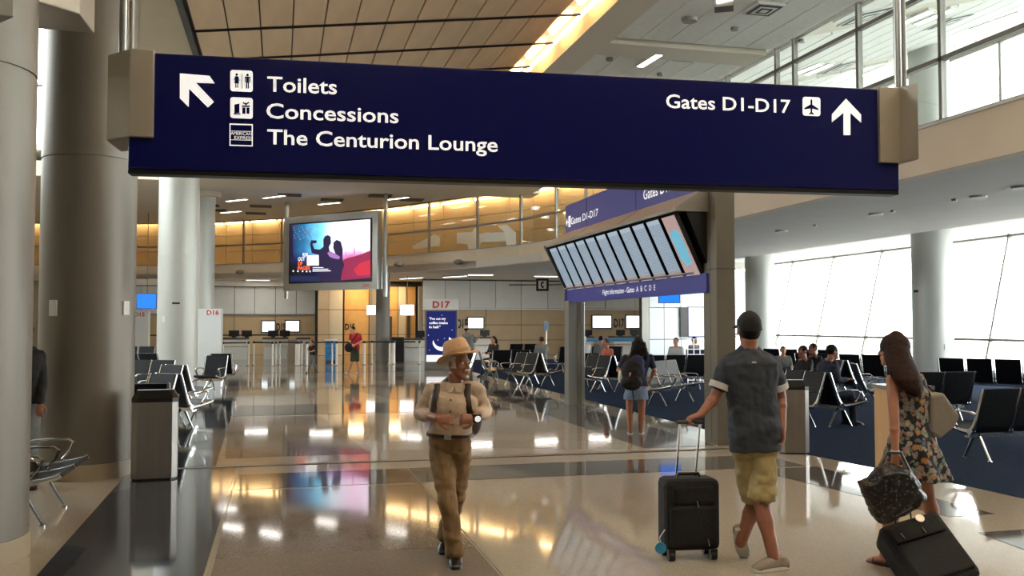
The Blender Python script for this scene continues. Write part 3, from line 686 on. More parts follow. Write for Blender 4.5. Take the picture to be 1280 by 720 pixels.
def armm():
    return MB().tube([(0, .235, .60), (0, .15, .63), (0, 0, .635), (0, -.16, .63), (0, -.2, .60), (0, -.17, .52), (0, -.1, .44)], .016, 8, flat=(1.6, .8), ref=(1, 0, 0)).mesh('armrest', M['chrome'], True)
SEATM['arm'] = armm()
def legm():
    m = MB()
    m.tube([(0, .06, .36), (0, -.02, .27), (0, -.10, .12), (0, -.16, .02)], [.026, .022, .018, .016], 8)
    m.tube([(0, .06, .36), (0, .13, .27), (0, .21, .12), (0, .26, .02)], [.026, .022, .018, .016], 8)
    m.cyl((0, -.165), .028, 0, .018, 12); m.cyl((0, .265), .028, 0, .018, 12)
    return m.mesh('leg', M['chrome'], True)
SEATM['leg'] = legm()
def bench(n, pos, rz, label, group, arms=True, pitch=.60, end=None):
    """row of n sling seats; pos = plan point under the middle, or under one end when end=-1/+1"""
    W = n*pitch; x = Vector((math.cos(rz), math.sin(rz), 0)); p = Vector((pos[0], pos[1], 0))
    if end: p = p-x*(end*W/2)
    t = empty('tandem_seating', label, 'bench', p, rz, group)
    for i in range(n):
        xx = -W/2+pitch*(i+.5)
        for nm, k in (('seat', 'seat'), ('backrest', 'back')):
            o = link(nm, SEATM[k], t); o.location = (xx, 0, 0)
    for i in range(n+1):
        o = link('side_frame', SEATM['rib'], t); o.location = (-W/2+pitch*i, 0, 0)
        if arms: o = link('armrest', SEATM['arm'], t); o.location = (-W/2+pitch*i, 0, 0)
    MB().bb(-W/2+.02, .02, .30, W/2-.02, .10, .365).build('beam', M['chrome'], t)
    for xx in ([0] if n == 1 else [-W/2+.18, W/2-.18]):
        o = link('leg', SEATM['leg'], t); o.location = (xx, 0, 0)
    return t
def gpos(px, dep): p = AD(px, 405, dep); return (p.x, p.y)
def pair(n, px, dep, rz, la, lb, ga, end=1, gap=.40):
    """two rows back to back, near end at the pixel; rz = facing angle of the first row"""
    c = Vector(gpos(px, dep)); f = Vector((math.sin(rz), -math.cos(rz)))
    bench(n, c+f*gap, rz, la, ga, end=end); bench(n, c-f*gap, rz+PI, lb, ga, end=-end)
RG, MG, LG = 'black seats in the right waiting area', 'black seats in the middle waiting area', 'black seats on the left side'
R = math.radians
bench(3, (9.40, 10.15), PI+.06, 'black seat row nearest the right edge, its backs towards the camera', RG)
bench(2, gpos(1163, 16.0), PI, 'black seat row behind the woman with long hair, backs towards the camera', RG)
bench(5, gpos(1262, 21.5), R(128), 'black seat row at the glass right of the window column', RG)
bench(5, gpos(1066, 25.0), R(128), 'black seat row at the glass left of the window column', RG)
bench(4, gpos(1002, 30.0), R(128), 'farther black seat row at the glass, nearest the left window column', RG)
pair(3, 1034, 15.4, R(90), 'black seat row right of the right bin with a man slumped on it', 'black seats back to back behind the right bin, facing the concourse', RG, end=-1)
pair(2, 1056, 20.5, R(80), 'two black seats beyond the slumped man, facing right', 'two black seats beyond the slumped man, facing left', RG, end=-1)
bench(3, gpos(1280, 14.6), R(-115), 'black seat row behind the row nearest the right edge', RG)
bench(1, gpos(1089, 19.0), R(65), 'single black seat just left of the long-haired woman', RG)
# middle block
bench(2, gpos(636, 29.2), R(180), 'black seat backs just right of the straw hat', MG)
pair(2, 598, 27.0, R(-100), 'black seats facing left beside the straw hat', 'black seats facing right just behind the straw hat', MG, end=1)
bench(2, gpos(652, 38), R(180), 'farthest black seat backs left of the silver post', MG)
pair(2, 675, 25.6, R(-75), 'black seat row immediately left of the silver post, facing left', 'black seat row immediately left of the silver post, facing right', MG, end=1)
bench(1, gpos(731, 26.0), R(180), 'single black seat back just right of the silver post', MG)
pair(2, 766, 23.5, R(-80), 'black seats left of the girl with the backpack, facing left', 'black seats left of the girl with the backpack, facing right', MG, end=1)
bench(3, (8.35, 18.7), R(42), 'glossy black seat row right of the girl with the backpack', MG)
bench(3, gpos(838, 24.5), R(180), 'black seat backs behind the glossy row right of the girl', MG)
bench(4, gpos(735, 33.5), R(180), 'far black seat row in front of the D17 counter', MG)
# left side
pair(1, 225, 15.0, R(-42), 'nearest left black seat behind the left bin, facing the columns', 'black seat behind the left bin, facing the concourse', LG, end=1, gap=.40)
pair(1, 232, 18.2, R(-42), 'second black seat behind the left bin, facing the columns', 'second black seat behind the left bin, facing the concourse', LG, end=1, gap=.40)
bench(2, gpos(160, 12.9), R(180), 'dark seat backs squeezed between the thick column and the left bin', LG)
bench(1, gpos(264, 23.4), R(-20), 'black seat by the D16 pylon, the nearer of two', LG)
bench(1, gpos(281, 25.6), R(168), 'black seat by the D16 pylon, the farther of two', LG)
bench(2, gpos(178, 20.5), R(-28), 'near black seats in the gap between the thick column and the white column', LG)
bench(2, gpos(182, 26.0), R(155), 'middle black seats in the gap between the thick and white columns', LG)
bench(3, gpos(180, 33.0), R(-10), 'far black seats in front of the D15 pylon', LG)
bench(2, (-2.14, 9.2), R(90), 'black seat row between the two foreground columns at the left', LG)
# wire display rack
rk = empty('wire_rack', 'white wire grid rack standing behind the glossy black seats', 'rack', AD(871, 405, 27)-Z*CAM_H, -YAW)
m = MB()
for i in range(4): m.bb(-.27+.18*i-.012, 0, 0, -.27+.18*i+.012, .02, 1.3)
for k in range(9): m.bb(-.28, 0, .1+.15*k, .28, .02, .12+.15*k)
m.build('wire_grid', M['signwhite'], rk); MB().bb(-.27, .05, .05, .27, .3, 1.0).build('blue_stock', mat('stock_navy', '1a2a50', .7), rk)

# ---- gate pylons
def pylon(label, s, px, py0, py1, wpx, dep, rz, face, tx=.15):
    top = AD(px, py0, dep).z; c = AD(px, 405, dep); wd = wpx/F_PX*dep
    t = empty('gate_pylon', label, 'sign', (c.x, c.y, 0), -YAW+rz)
    MB().bb(-wd/2, 0, 0, wd/2, .25, top-.32*wd).build('pylon_body', M['grey2' if face else 'wallwhite'], t, bevel=.01)
    MB().bb(-wd/2, -.01, top-.32*wd, wd/2, .26, top).build('pylon_head', M['wallwhite'], t, bevel=.005)
    text('lettering', s, (tx*wd, -.012, top-.255*wd), (1, 0, 0), Z, .20*wd, M['red'], t, width=.52*wd, bold=.035, align='CENTER', depth=.003)
    return t, wd, top
t, wd, top = pylon('white gate pylon reading D17 with a dark blue moon poster', 'D17', 551.5, 374, 458, 41.5, 35.5, 0, True, 0.0)
navy = mat('poster_navy', '16205e', .3, emit=('16205e', .5)); pw = mat('poster_white', 'e8e8ee', .4, emit=('e8e8ee', .7))
za, zb = top-.36*wd, top-.36*wd-1.32*wd
MB().bb(-wd*.44, -.03, zb, wd*.44, 0, za).build('poster', navy, t)
MB().bb(-wd*.44, -.032, zb-.2*wd, wd*.44, 0, zb).build('poster_foot', pw, t)
for i, s_ in enumerate(('"I\'ve cut my', 'coffee intake', 'in half."')):
    text('lettering', s_, (-wd*.36, -.031, za-wd*(.26+.125*i)), (1, 0, 0), Z, .075*wd, pw, t, width=wd*(.5, .56, .34)[i], bold=.02, depth=.004)

m = MB(); P = []
for k in range(13): a = R(-150+k*15*1.0-20); P.append((wd*.04+wd*.3*math.cos(a), -.034, zb+wd*.42+wd*.3*math.sin(a)))
for k in range(12, -1, -1): a = R(-150+k*15-20); P.append((wd*.02+wd*.25*math.cos(a)*.95-wd*.02, -.034, zb+wd*.50+wd*.26*math.sin(a)))
for k in range(12):
    m.poly([P[k], P[k+1], P[25-k-1], P[25-k]])
m.build('moon', pw, t)
m = MB()
for (a, q) in ((-.2, .95), (.33, .75), (-.35, .15), (.1, .5), (.3, .2), (-.1, .45), (.02, 1.2), (-.38, .6)): m.ball((a*wd, -.032, zb+q*wd), .012*wd, 6, 4)
m.build('stars', pw, t)
pylon('white gate pylon reading D16 beside the white column', 'D16', 261.5, 386, 448, 29.5, 37.2, .0, False)
pylon('white gate pylon reading D15 seen between the columns', 'D15', 173, 389, 442, 25, 47, 0, False, .05)

# ---- big video screen
vA, vB = Vector((0.14, 43.1, 0)), Vector((4.0, 39.3, 0)); vr = (vB-vA).normalized(); vn = vr.cross(Z)
if vn.y > 0: vn = -vn
vW = (vB-vA).length; vz0, vz1 = 3.25, 6.6
vs = empty('video_screen', 'large lit video screen showing two silhouetted figures over a pink and blue city', 'screen', (vA+vB)/2+Z*vz0)
def V(u, v, d=0): return vA+vr*(u*vW)+Z*(vz0+(vz1-vz0)*v)+vn*d
def vq(u0, v0, u1, v1, d): return [V(u0, v0, d), V(u1, v0, d), V(u1, v1, d), V(u0, v1, d)]
sub(MB().extr(vq(0, 0, 1, 1, 0), -vn*.35), 'screen_housing', M['alu'], vs)
sub(MB().extr(vq(.065, .095, .945, .91, .01), vn*.02), 'screen_bezel', M['black'], vs)
def screenmat():
    m = bpy.data.materials.new('video_picture'); m.use_nodes = True; nt = m.node_tree; bs = nt.nodes['Principled BSDF']
    bs.inputs['Base Color'].default_value = (0, 0, 0, 1)
    tc = nt.nodes.new('ShaderNodeTexCoord'); sp = nt.nodes.new('ShaderNodeSeparateXYZ'); nt.links.new(tc.outputs['Generated'], sp.inputs[0])
    r = nt.nodes.new('ShaderNodeValToRGB'); e = r.color_ramp.elements; nt.links.new(sp.outputs['X'], r.inputs[0])
    e[0].color = hx('0c2448'); e[1].position = 1; e[1].color = hx('ffe9ff')
    for p, c in ((.18, '1d5f8c'), (.4, '6cc4e8'), (.58, 'e8f4ff'), (.8, 'ffd9f4')): q = e.new(p); q.color = hx(c)
    r2 = nt.nodes.new('ShaderNodeValToRGB'); e = r2.color_ramp.elements; nt.links.new(sp.outputs['Z'], r2.inputs[0])
    e[0].color = hx('100a28'); e[1].position = .52; e[1].color = (1, 1, 1, 1)
    for p, c in ((.2, '2a1440'), (.3, '8a2d5c'), (.42, 'd890c0')): q = e.new(p); q.color = hx(c)
    mx = nt.nodes.new('ShaderNodeMix'); mx.data_type = 'RGBA'; mx.blend_type = 'MULTIPLY'; mx.inputs[0].default_value = 1
    nt.links.new(r.outputs[0], mx.inputs[6]); nt.links.new(r2.outputs[0], mx.inputs[7])
    n = nt.nodes.new('ShaderNodeTexNoise'); n.inputs['Scale'].default_value = 6; n.inputs['Detail'].default_value = 6; nt.links.new(tc.outputs['Generated'], n.inputs['Vector'])
    m2 = nt.nodes.new('ShaderNodeMix'); m2.data_type = 'RGBA'; m2.blend_type = 'OVERLAY'; m2.inputs[0].default_value = .6
    nt.links.new(mx.outputs[2], m2.inputs[6]); nt.links.new(n.outputs[0], m2.inputs[7])
    nt.links.new(m2.outputs[2], bs.inputs['Emission Color']); bs.inputs['Emission Strength'].default_value = 1.25
    return m
sub(MB().extr(vq(.08, .115, .93, .89, .031), vn*.004), 'picture', screenmat(), vs)
sil = mat('silhouette_violet', '0a0614', .5, emit=('2a1650', .5)); redp = mat('picture_red', '200408', .5, emit=('e02848', .7)); orp = mat('picture_orange', '200804', .5, emit=('ff6a3a', 1.0))
def pp(x, y): return (.065+(x-155)/675*.88, .91-(y-(130-(x-155)*.055))/495*.815)
def vpoly(n, pts, m, d): sub(MB().extr([V(*pp(x, y), d) for x, y in pts], vn*.002), n, m, vs)
vpoly('red_hedge', [(600, 430), (640, 410), (700, 395), (760, 375), (822, 350), (826, 560), (560, 590), (590, 520)], mat('picture_crimson', '100206', .5, emit=('a02050', .75)), .038)
vpoly('red_hedge', [(690, 500), (740, 450), (822, 420), (822, 540), (720, 545)], redp, .040)
pinkp = mat('picture_pink', '200410', .5, emit=('d88ab8', .9)); glowp = mat('picture_glow', '201020', .5, emit=('b07ac0', .8)); starp = mat('picture_cyan', '021020', .5, emit=('8fd8f0', 1.0))
for x_, y_, w_ in ((628, 340, 8), (697, 300, 9), (745, 360, 7), (800, 345, 8)): vpoly('city_tower', [(x_-w_, 430), (x_-w_*.6, y_+45), (x_, y_), (x_+w_*.6, y_+45), (x_+w_, 430)], pinkp, .036)
for q_ in range(26):
    rx_, ry_ = 175+(q_*37) % 190, 150+(q_*53) % 110; vpoly('light_speck', [(rx_, ry_), (rx_+5, ry_+1), (rx_+4, ry_+6), (rx_-1, ry_+5)], starp if q_ % 3 else orp, .0365)
vpoly('glow_patch', [(480, 370), (505, 355), (540, 372), (585, 400), (575, 420), (530, 412), (500, 400)], glowp, .0475)
vpoly('silhouette_man', [(380, 590), (392, 500), (410, 440), (400, 385), (350, 370), (336, 300), (345, 268), (390, 268), (392, 288), (356, 296), (372, 338), (420, 342), (448, 320), (446, 262), (458, 236), (484, 226), (506, 240), (510, 290), (492, 322), (500, 360), (540, 400), (570, 440), (560, 600)], sil, .043)
vpoly('silhouette_woman', [(500, 600), (510, 430), (520, 390), (545, 372), (528, 330), (530, 285), (556, 264), (590, 280), (606, 340), (604, 430), (620, 460), (600, 520), (590, 600)], sil, .045)
vpoly('water_reflection', [(170, 560), (420, 556), (420, 600), (170, 606)], mat('picture_blue', '020818', .5, emit=('1a2c60', .5)), .0472)
vpoly('dark_tree', [(165, 150), (186, 150), (196, 440), (166, 450)], sil, .042)
vpoly('white_patch', [(312, 390), (410, 386), (412, 470), (312, 472)], pw, .048)
for i, (s_, y) in enumerate((('RUN', 392), ('OUT', 428), ('OF', 465), ('PAGES', 502))):
    a = V(*pp(235 if i != 0 else 275, y+8), .046); tsub(vs, 'lettering', s_, a, vr, Z, .17, orp if i > 1 else pw, bold=.03, width=(.3, .42, .28, .72)[i], depth=.003)
vpoly('small_print', [(360, 486), (450, 484), (450, 490), (360, 492)], pw, .048); vpoly('small_print', [(360, 500), (490, 496), (490, 502), (360, 506)], pw, .048); vpoly('small_print', [(360, 514), (510, 508), (510, 515), (360, 520)], pw, .048)
tsub(vs, 'lettering', 'DFW', V(.85, .025, .004), vr, Z, .13, M['red'], bold=.02, depth=.003)
m = MB()
for x in (196, 236, 276, 310, 338): m.ball(V(*pp(x, 520), .045), .04, 8, 5)
sub(m, 'lamp_dots', pw, vs)
for u in (-.03, 1.03): sub(MB().extr([V(u-.012, -.1, -.3), V(u+.012, -.1, -.3), V(u+.012, 1.35, -.3), V(u-.012, 1.35, -.3)], -vn*.1), 'support_post', M['alu'], vs)
# ================================================================== BACK WALLS, COUNTERS, LAMPS
def wallp(n, Yw, pxs, z0, z1, m, parent=None, dep=.12, gap=.03, dy=0):
    """row of wall panels between measured pixel columns on the plane Y=Yw"""
    out = []
    for a, b_ in zip(pxs[:-1], pxs[1:]):
        x0, x1 = AY(a, 410, Yw).x+gap/2, AY(b_, 410, Yw).x-gap/2
        out.append(MB().bb(x0, Yw-dep-dy, z0+gap/2, x1, Yw-dy, z1-gap/2).build(n, m, parent))
    return out
def xr(px, Yw): return AY(px, 410, Yw).x
YL, YR = 54.0, 50.0
wl = struct(MB().bb(xr(150, YL), YL, 0, xr(396, YL), YL+.2, 4.2).build('wall_counter_left', M['dark']))
pl = [150, 176, 215, 241, 267, 293, 318, 344, 370, 395]
wallp('wall_panel', YL, pl, 2.3, 3.85, M['wallgrey'], wl); wallp('wall_panel', YL, [150, 215, 293, 344, 395], 1.15, 2.25, M['wallbeige'], wl); wallp('wall_panel', YL, [150, 215, 293, 344, 395], 0, 1.1, M['wallbeige'], wl)
MB().bb(xr(150, YL), YL-.2, 2.22, xr(395, YL), YL-.05, 2.32).build('wall_ledge', M['grey2'], wl)
MB().bb(xr(393.5, YL), YL-.6, 0, xr(395, YL), YL-.1, 3.85).build('wall_edge_trim', M['dark'], wl)
struct(MB().bb(xr(140, YL), YL-.7, 3.87, xr(533, YL), YL-.1, 4.2).build('trim_6', M['soffit']))
# golden niche
YN = 53.0
wn = struct(MB().bb(xr(396, YN), YN, 0, xr(530, YN), YN+.2, 4.2).build('wall_niche', M['dark']))
for (a, b_, m, dy) in ((396, 410, 'wallbeige', .9), (410, 427.5, 'wallbeige2', .6), (430, 461, 'gold', 0), (461, 470, 'bronze', .1), (470, 497, 'gold', 0), (497, 507, 'wallbeige2', .1), (507, 519, 'gold', .05)):
    for (z0, z1) in ((0, 1.15), (1.15, 2.55), (2.55, 3.9)): wallp('wall_panel', YN, [a, b_], z0, z1, M[m], wn, dy=dy)
wallp('wall_panel', YN, [519, 531], 0, 3.9, M['wallgrey'], wn, dy=1.0)
for a, b_ in ((497, 502), (508, 512.5)): wallp('dark_slot', YN, [a, b_], .6, 2.5, M['dark'], wn, dep=.2)
wallp('dark_slot', YN, [484, 490], .6, 2.2, M['dark'], wn, dep=.15)
sp = bpy.data.lights.new('niche_downlight', 'AREA'); sp.size = .8; sp.energy = 60; sp.color = (1, .72, .4)
for px in (446, 492): o = bpy.data.objects.new('niche_downlight', sp); COL.objects.link(o); o.location = AY(px, 364, YN-1.2); o.location.z = 4.1
# right back wall
wr = struct(MB().bb(xr(528, YR), YR, 0, xr(806, YR), YR+.2, 4.6).build('wall_counter_right', M['dark']))
pr = [528, 556, 587, 619, 651, 684, 716, 756, 793, 806]
wallp('wall_panel', YR, pr, 2.62, 4.15, M['wallgrey'], wr)
for z0, z1 in ((0, .85), (.85, 1.7), (1.7, 2.55)): wallp('wall_panel', YR, [528, 562, 607, 651, 720, 793, 806], z0, z1, M['wallbeige'], wr)
MB().bb(xr(528, YR), YR-.25, 2.54, xr(806, YR), YR-.05, 2.62).build('wall_ledge', M['wallwhite'], wr)
YE = 42.0
we = struct(MB().bb(xr(801, YE), YE, 0, 21.4, YE+.2, 4.4).build('wall_end', M['dark']))
wallp('wall_panel', YE, [801, 810.5], 0, 4.4, M['grey2'], we, dy=.02)
for z0, z1 in ((0, 1.0), (1.0, 2.55), (2.55, 4.4)): wallp('wall_panel', YE, [810.5, 829, 850, 880, 905, 928, 950], z0, z1, M['wallwhite'], we)
# screens on the walls
wsm = mat('screen_white', 'e8f2f4', .3, emit=('e6f2f6', .95)); lavm = mat('screen_lavender', 'b8b8e0', .3, emit=('b4b6e0', .8)); blum = mat('screen_blue', '1c6ce0', .3, emit=('1f74e8', .9))
ghost = mat('screen_pale_print', 'b8cdd6', .4, emit=('b4ccd8', .85))
def screen(label, Yw, x0, y0, x1, y1, m=None, fr=.06, grp='gate counter screens', dfw=False):
    a, b_ = AY(x0, y0, Yw), AY(x1, y1, Yw)
    t = empty('wall_screen', label, 'screen', ((a.x+b_.x)/2, Yw, b_.z), 0, grp); wd, h = b_.x-a.x, a.z-b_.z
    MB().bb(-wd/2, -.08, 0, wd/2, 0, h).build('screen_case', M['black'], t); MB().bb(-wd/2+fr, -.087, fr, wd/2-fr, -.08, h-fr).build('display', m or wsm, t)
    if dfw: text('lettering', 'DFW', (0, -.088, h*.36), (1, 0, 0), Z, h*.26, ghost, t, width=wd*.6, align='CENTER', depth=.002)
    return t
screen('white screen at the D15 counter, left of the number', YL-.14, 326.5, 400.5, 344.5, 416, dfw=True)
screen('white screen at the D15 counter, right of the number', YL-.14, 356, 400, 375, 415.5, dfw=True)
screen('white screen right of the dark moon poster', YR-.14, 583.5, 396, 605, 411.5, dfw=True)
screen('white screen left of the black D17 lettering on the wall', YR-.14, 739, 393.5, 764.5, 411, dfw=True)
screen('white screen right of the black D17 lettering on the wall', YR-.14, 781, 393.5, 801, 411)
screen('large lavender screen behind the post of the flight board', YE-.14, 859, 383.5, 921, 421, lavm, .04, 'other wall screens')
screen('black screen panel left of the large lavender screen', YE-.14, 849.5, 384, 859, 421, M['black'], .02, 'other wall screens')
def hanging(label, dep, x0, y0, x1, y1, m, grp, tilt=0, ceil=4.2):
    a, b_ = AD(x0, y0, dep), AD(x1, y1, dep); c = (a+b_)/2
    t = empty('hanging_screen', label, 'screen', c, -YAW, grp); wd, h = (b_-a).dot(RT), a.z-b_.z
    MB().box((0, 0, 0), (wd, .06, h)).build('screen_case', M['black'], t); MB().box((0, -.034, 0), (wd-.04, .008, h-.04)).build('display', m, t)
    MB().cyl((0, .03), .02, h/2, ceil-c.z, 8).build('hanger_pole', M['grey2'], t); return t
hanging('blue hanging screen between the flight board and its taupe post', 27, 823, 365, 850, 379, blum, 'blue information screens')
h = hanging('blue information screen above the D15 pylon', 46, 171, 367, 196, 386, blum, 'blue information screens', ceil=7.34)
hanging('white glowing lightbox left of the grey niche column', 47, 458, 381, 470, 394, M['lightbox'], 'niche lightboxes')
hanging('white glowing lightbox right of the grey niche column', 47, 500, 380.5, 518, 394.5, M['lightbox'], 'niche lightboxes')
def wtext(s, Yw, x, y, h, wd, label):
    p = AY(x, y, Yw); o = text('gate_number', s, (p.x, Yw-.13, p.z), (1, 0, 0), Z, h, M['black'], None, width=wd, bold=.035)
    tag(o, label, 'lettering', 'black gate numbers'); return o
wtext('D15', YL, 345.5, 413, .42, .50, 'black D15 letters between the two white screens')
wtext('D15', YN, 431, 412, .34, .55, 'black D15 letters on the golden wall behind the man in red')
wtext('D15', YR, 571, 410, .5, .55, 'black D15 letters half hidden by the moon poster pylon')
wtext('D17', YR, 766.5, 409, .5, .62, 'black D17 letters between two white screens')
# ---- counters with monitors
def counter(label, Yw, x0, x1, ztop=1.08, m='counter', base='wallgrey', mons=()):
    a, b_ = xr(x0, Yw), xr(x1, Yw); t = empty('gate_counter', label, 'counter', ((a+b_)/2, Yw, 0), 0, 'gate counters'); wd = b_-a
    MB().bb(-wd/2, -.35, 0, wd/2, .35, .62).build('counter_base', M[base], t)
    MB().bb(-wd/2-.03, -.42, .66, wd/2+.03, .38, ztop-.1).build('counter_front', M[m], t); MB().bb(-wd/2-.06, -.48, ztop-.08, wd/2+.06, .42, ztop).build('counter_top', M['dark'], t)
    for u in mons:
        o = MB().box((u*wd, 0, ztop+.2), (.5, .05, .3)).box((u*wd, .05, ztop+.04), (.2, .2, .08)).box((u*wd, .05, ztop+.1), (.06, .05, .2)).build('monitor', M['black'], t)
    return t
YC = 47.5
counter('left counter under the brown wall, next to the D16 pylon', YC, 281, 310, mons=(-.1, .45))
counter('counter below the two white D15 screens', YC, 330, 359, mons=(-.1, .40))
counter('short counter piece with a brown door beside the boy', YC-1, 372, 386)
tag(MB().bb(xr(360, YC-1.2), YC-2.0, 0, xr(371, YC-1.2), YC-1.5, 1.0).build('brown_cabinet', M['bronze']), 'brown low cabinet between the D15 counter and the white post', 'cabinet')
counter('counter left of the moon poster pylon', 43.5, 505, 531, mons=(.3,))
tag(MB().bb(xr(489, 43), 42.6, 0, xr(504, 43), 43.2, 1.15).build('check_in_kiosk', M['black'], bevel=.03), 'black kiosk box just right of the grey niche column', 'kiosk')
for (x0, x1, lab, mo) in ((715, 738, 'far counter seen right of the silver post', (.35,)), (765, 800, 'far counter below the black D17 wall letters', (-.2, .3)), (592, 612, 'far counter behind the person in the white hat', (.2,))):
    counter(lab, YR-2.5, x0, x1, m='counter', mons=mo)
tag(MB().bb(xr(714, 46), 46, .82, xr(792, 46), 46.05, .98).bb(xr(716, 46), 46, 0, xr(717, 46), 46.05, .82).bb(xr(790, 46), 46, 0, xr(791, 46), 46.05, .82).build('barrier_banner', M['bluebox']), 'long blue barrier banner in front of the D17 counter', 'barrier')
bc = empty('drawer_cart', 'blue stack of drawers with a white top near the man in red', 'cart', (xr(413.5, 43), 43, 0))
for k in range(4): MB().bb(-.24, -.3, .1+.22*k, .24, .3, .30+.22*k).build('drawer', M['bluebox'], bc, bevel=.01)
MB().bb(-.28, -.33, .98, .28, .33, 1.05).build('cart_top', M['wallwhite'], bc); MB().bb(-.22, -.28, 0, .22, .28, .1).build('cart_base', M['dark'], bc)
# phone pole
kp = empty('card_reader_pole', 'slim white pole with a small grey blue screen left of the silver post', 'pole', (xr(682.5, 33), 33, 0))
MB().cyl((0, 0), .035, .02, 1.55, 12).cyl((0, 0), .16, 0, .02, 20).build('pole', M['postwhite'], kp, True); MB().bb(-.1, -.05, 1.5, .1, .05, 1.85).build('reader', M['grey2'], kp); MB().bb(-.07, -.056, 1.56, .07, -.05, 1.8).build('display', mat('reader_blue', '51688c', .3, emit=('51688c', .3)), kp)
# ---- stanchions with belts
st = []
posts = [(279, 455, .03), (311, 457, .03), (317.5, 455, .03), (341, 457.5, .03), (345.5, 456, .03), (350, 455, .03), (372.5, 456, .09), (377.5, 456, .03), (384, 458, .04), (415.5, 455.5, .03), (421, 457.5, .035), (455.5, 455.5, .05), (465, 449.5, .03), (487, 452.5, .03), (491.5, 452.5, .08), (524.5, 453, .03)]
P3 = []
for i, (px, py, r) in enumerate(posts):
    g0 = G(px, py+.5); P3.append(Vector((g0.x, 39.6+(0, .5, 1.1, 0, .5, 1.0, .2, .9, .0, .7, .1, .5, 1.2, .2, .8, .3)[i], 0)))
    P3[-1].x = xr(px, P3[-1].y)
labs = ['leftmost stanchion, beside the D16 pylon', 'front stanchion of the pair left of the D15 screens', 'rear stanchion of the pair left of the D15 screens', 'front stanchion below the left D15 screen', 'middle stanchion below the left D15 screen', 'rear stanchion below the left D15 screen', 'thick white barrier post left of the boy', 'thin stanchion between the thick post and the boy', 'stanchion just behind the boy', 'stanchion in front of the blue drawers, left one', 'stanchion in front of the blue drawers, right one', 'broad stanchion right of the man in red', 'farther stanchion left of the grey niche column', 'thin stanchion at the right edge of the niche column', 'thick white barrier post right of the niche column', 'stanchion just left of the moon poster pylon']
for i, p in enumerate(P3):
    r = posts[i][2]*1.25; t = empty('stanchion', labs[i], 'stanchion', p, 0, 'queue barrier posts')
    MB().cyl((0, 0), r, .03, 1.0, 14).build('post', M['postwhite'], t, True); MB().cyl((0, 0), max(r+.02, .095), 0, .03, 20).build('base', M['bronze'], t, True)
    MB().cyl((0, 0), r*1.25, .92, 1.02, 14).build('belt_head', M['black'], t, True)
    j = i+1
    if j < len(P3) and i in (0, 2, 5, 8, 10, 11, 12, 14):
        q = P3[j]-p; dq = q.normalized(); q0 = dq*(r*1.3); q = q-dq*(r*1.3+posts[j][2]*1.7); n = q.normalized().cross(Z)*.012; zz = Vector((0, 0, .94))
        MB().extr([q0+zz-n, q+zz-n, q+zz+Z*.06-n, q0+zz+Z*.06-n], n*2).build('belt', M['belt'], t)
# ---- ceiling lamps, vents, detectors
def lamp(label, P, Q, grp, glow=0):
    c = (P+Q)/2; d = Q-P; L = d.length; t = empty('strip_light', label, 'light', c, math.atan2(d.y, d.x), grp)
    t.rotation_euler = (0, -math.asin(d.z/L), math.atan2(d.y, d.x))
    MB().bb(-L/2-.04, -.11, -.03, L/2+.04, .11, .03).build('lamp_frame', M['white'], t); MB().bb(-L/2, -.075, -.036, L/2, .075, -.03).build('diffuser', M['tube'], t)
    if glow:
        l = bpy.data.lights.new('strip_glow', 'AREA'); l.shape = 'RECTANGLE'; l.size = L; l.size_y = .4; l.energy = glow; l.color = (1, .95, .88)
        lo = bpy.data.objects.new('strip_glow', l); COL.objects.link(lo); lo.location = c-Z*.05; lo.rotation_euler = (0, 0, math.atan2(d.y, d.x))
def onup(x, y):
    d = ray(x, y); # plane z = zup(x)
    t = (zup(0)-CAM_H)/(d.z-0.272*d.x); return CAMP+d*t-Z*.05
zf = 7.32
for (x0, y0_, x1, y1_, lab) in ((284, 251, 308, 248.5, 'strip light on the back ceiling, first from the white column'), (330, 247, 355, 244, 'strip light on the back ceiling, second from the white column'), (277, 265.5, 300, 263.5, 'lowest left strip light on the back ceiling'), (399, 255, 424, 252.5, 'strip light on the back ceiling above the video screen'), (484, 249, 510, 246, 'strip light on the back ceiling right of the video screen')):
    lamp(lab, G(x0, y0_, zf), G(x1, y1_, zf), 'back ceiling lamps', 9)
for (x0, y0_, x1, y1_, lab) in ((315, 355.5, 338, 354.5, 'strip light under the mezzanine left of the video screen'), (501, 348, 527, 346.5, 'strip light under the mezzanine, left of the pair above the moon poster'), (555, 346, 582, 344.5, 'strip light under the mezzanine, right of the pair above the moon poster')):
    lamp(lab, G(x0, y0_, 4.17), G(x1, y1_, 4.17), 'mezzanine soffit lamps', 18)
for k_, (x_, y_, z_, e_) in enumerate(((-1.2, 52.2, 4.17, 20), (2.2, 50.5, 4.17, 20), (9.5, 44, 4.17, 20), (13, 44.5, 4.17, 20), (16, 45, 4.17, 20))):  # unseen extra strips, added to brighten the back of the hall
    lamp(('added strip light under the mezzanine behind the left of the video screen', 'added strip light under the mezzanine behind the video screen', 'added strip light under the mezzanine near the phone sign', 'added strip light under the mezzanine behind the flight board', 'added strip light under the mezzanine by the D17 wall')[k_], Vector((x_-.6, y_, z_)), Vector((x_+.6, y_, z_)), 'added soffit lamps', e_)
lamp('bright strip light on the white tiled ceiling above the sign', G(800, 82, ZC-.07), G(824, 67, ZC-.07), 'tiled ceiling lamps')
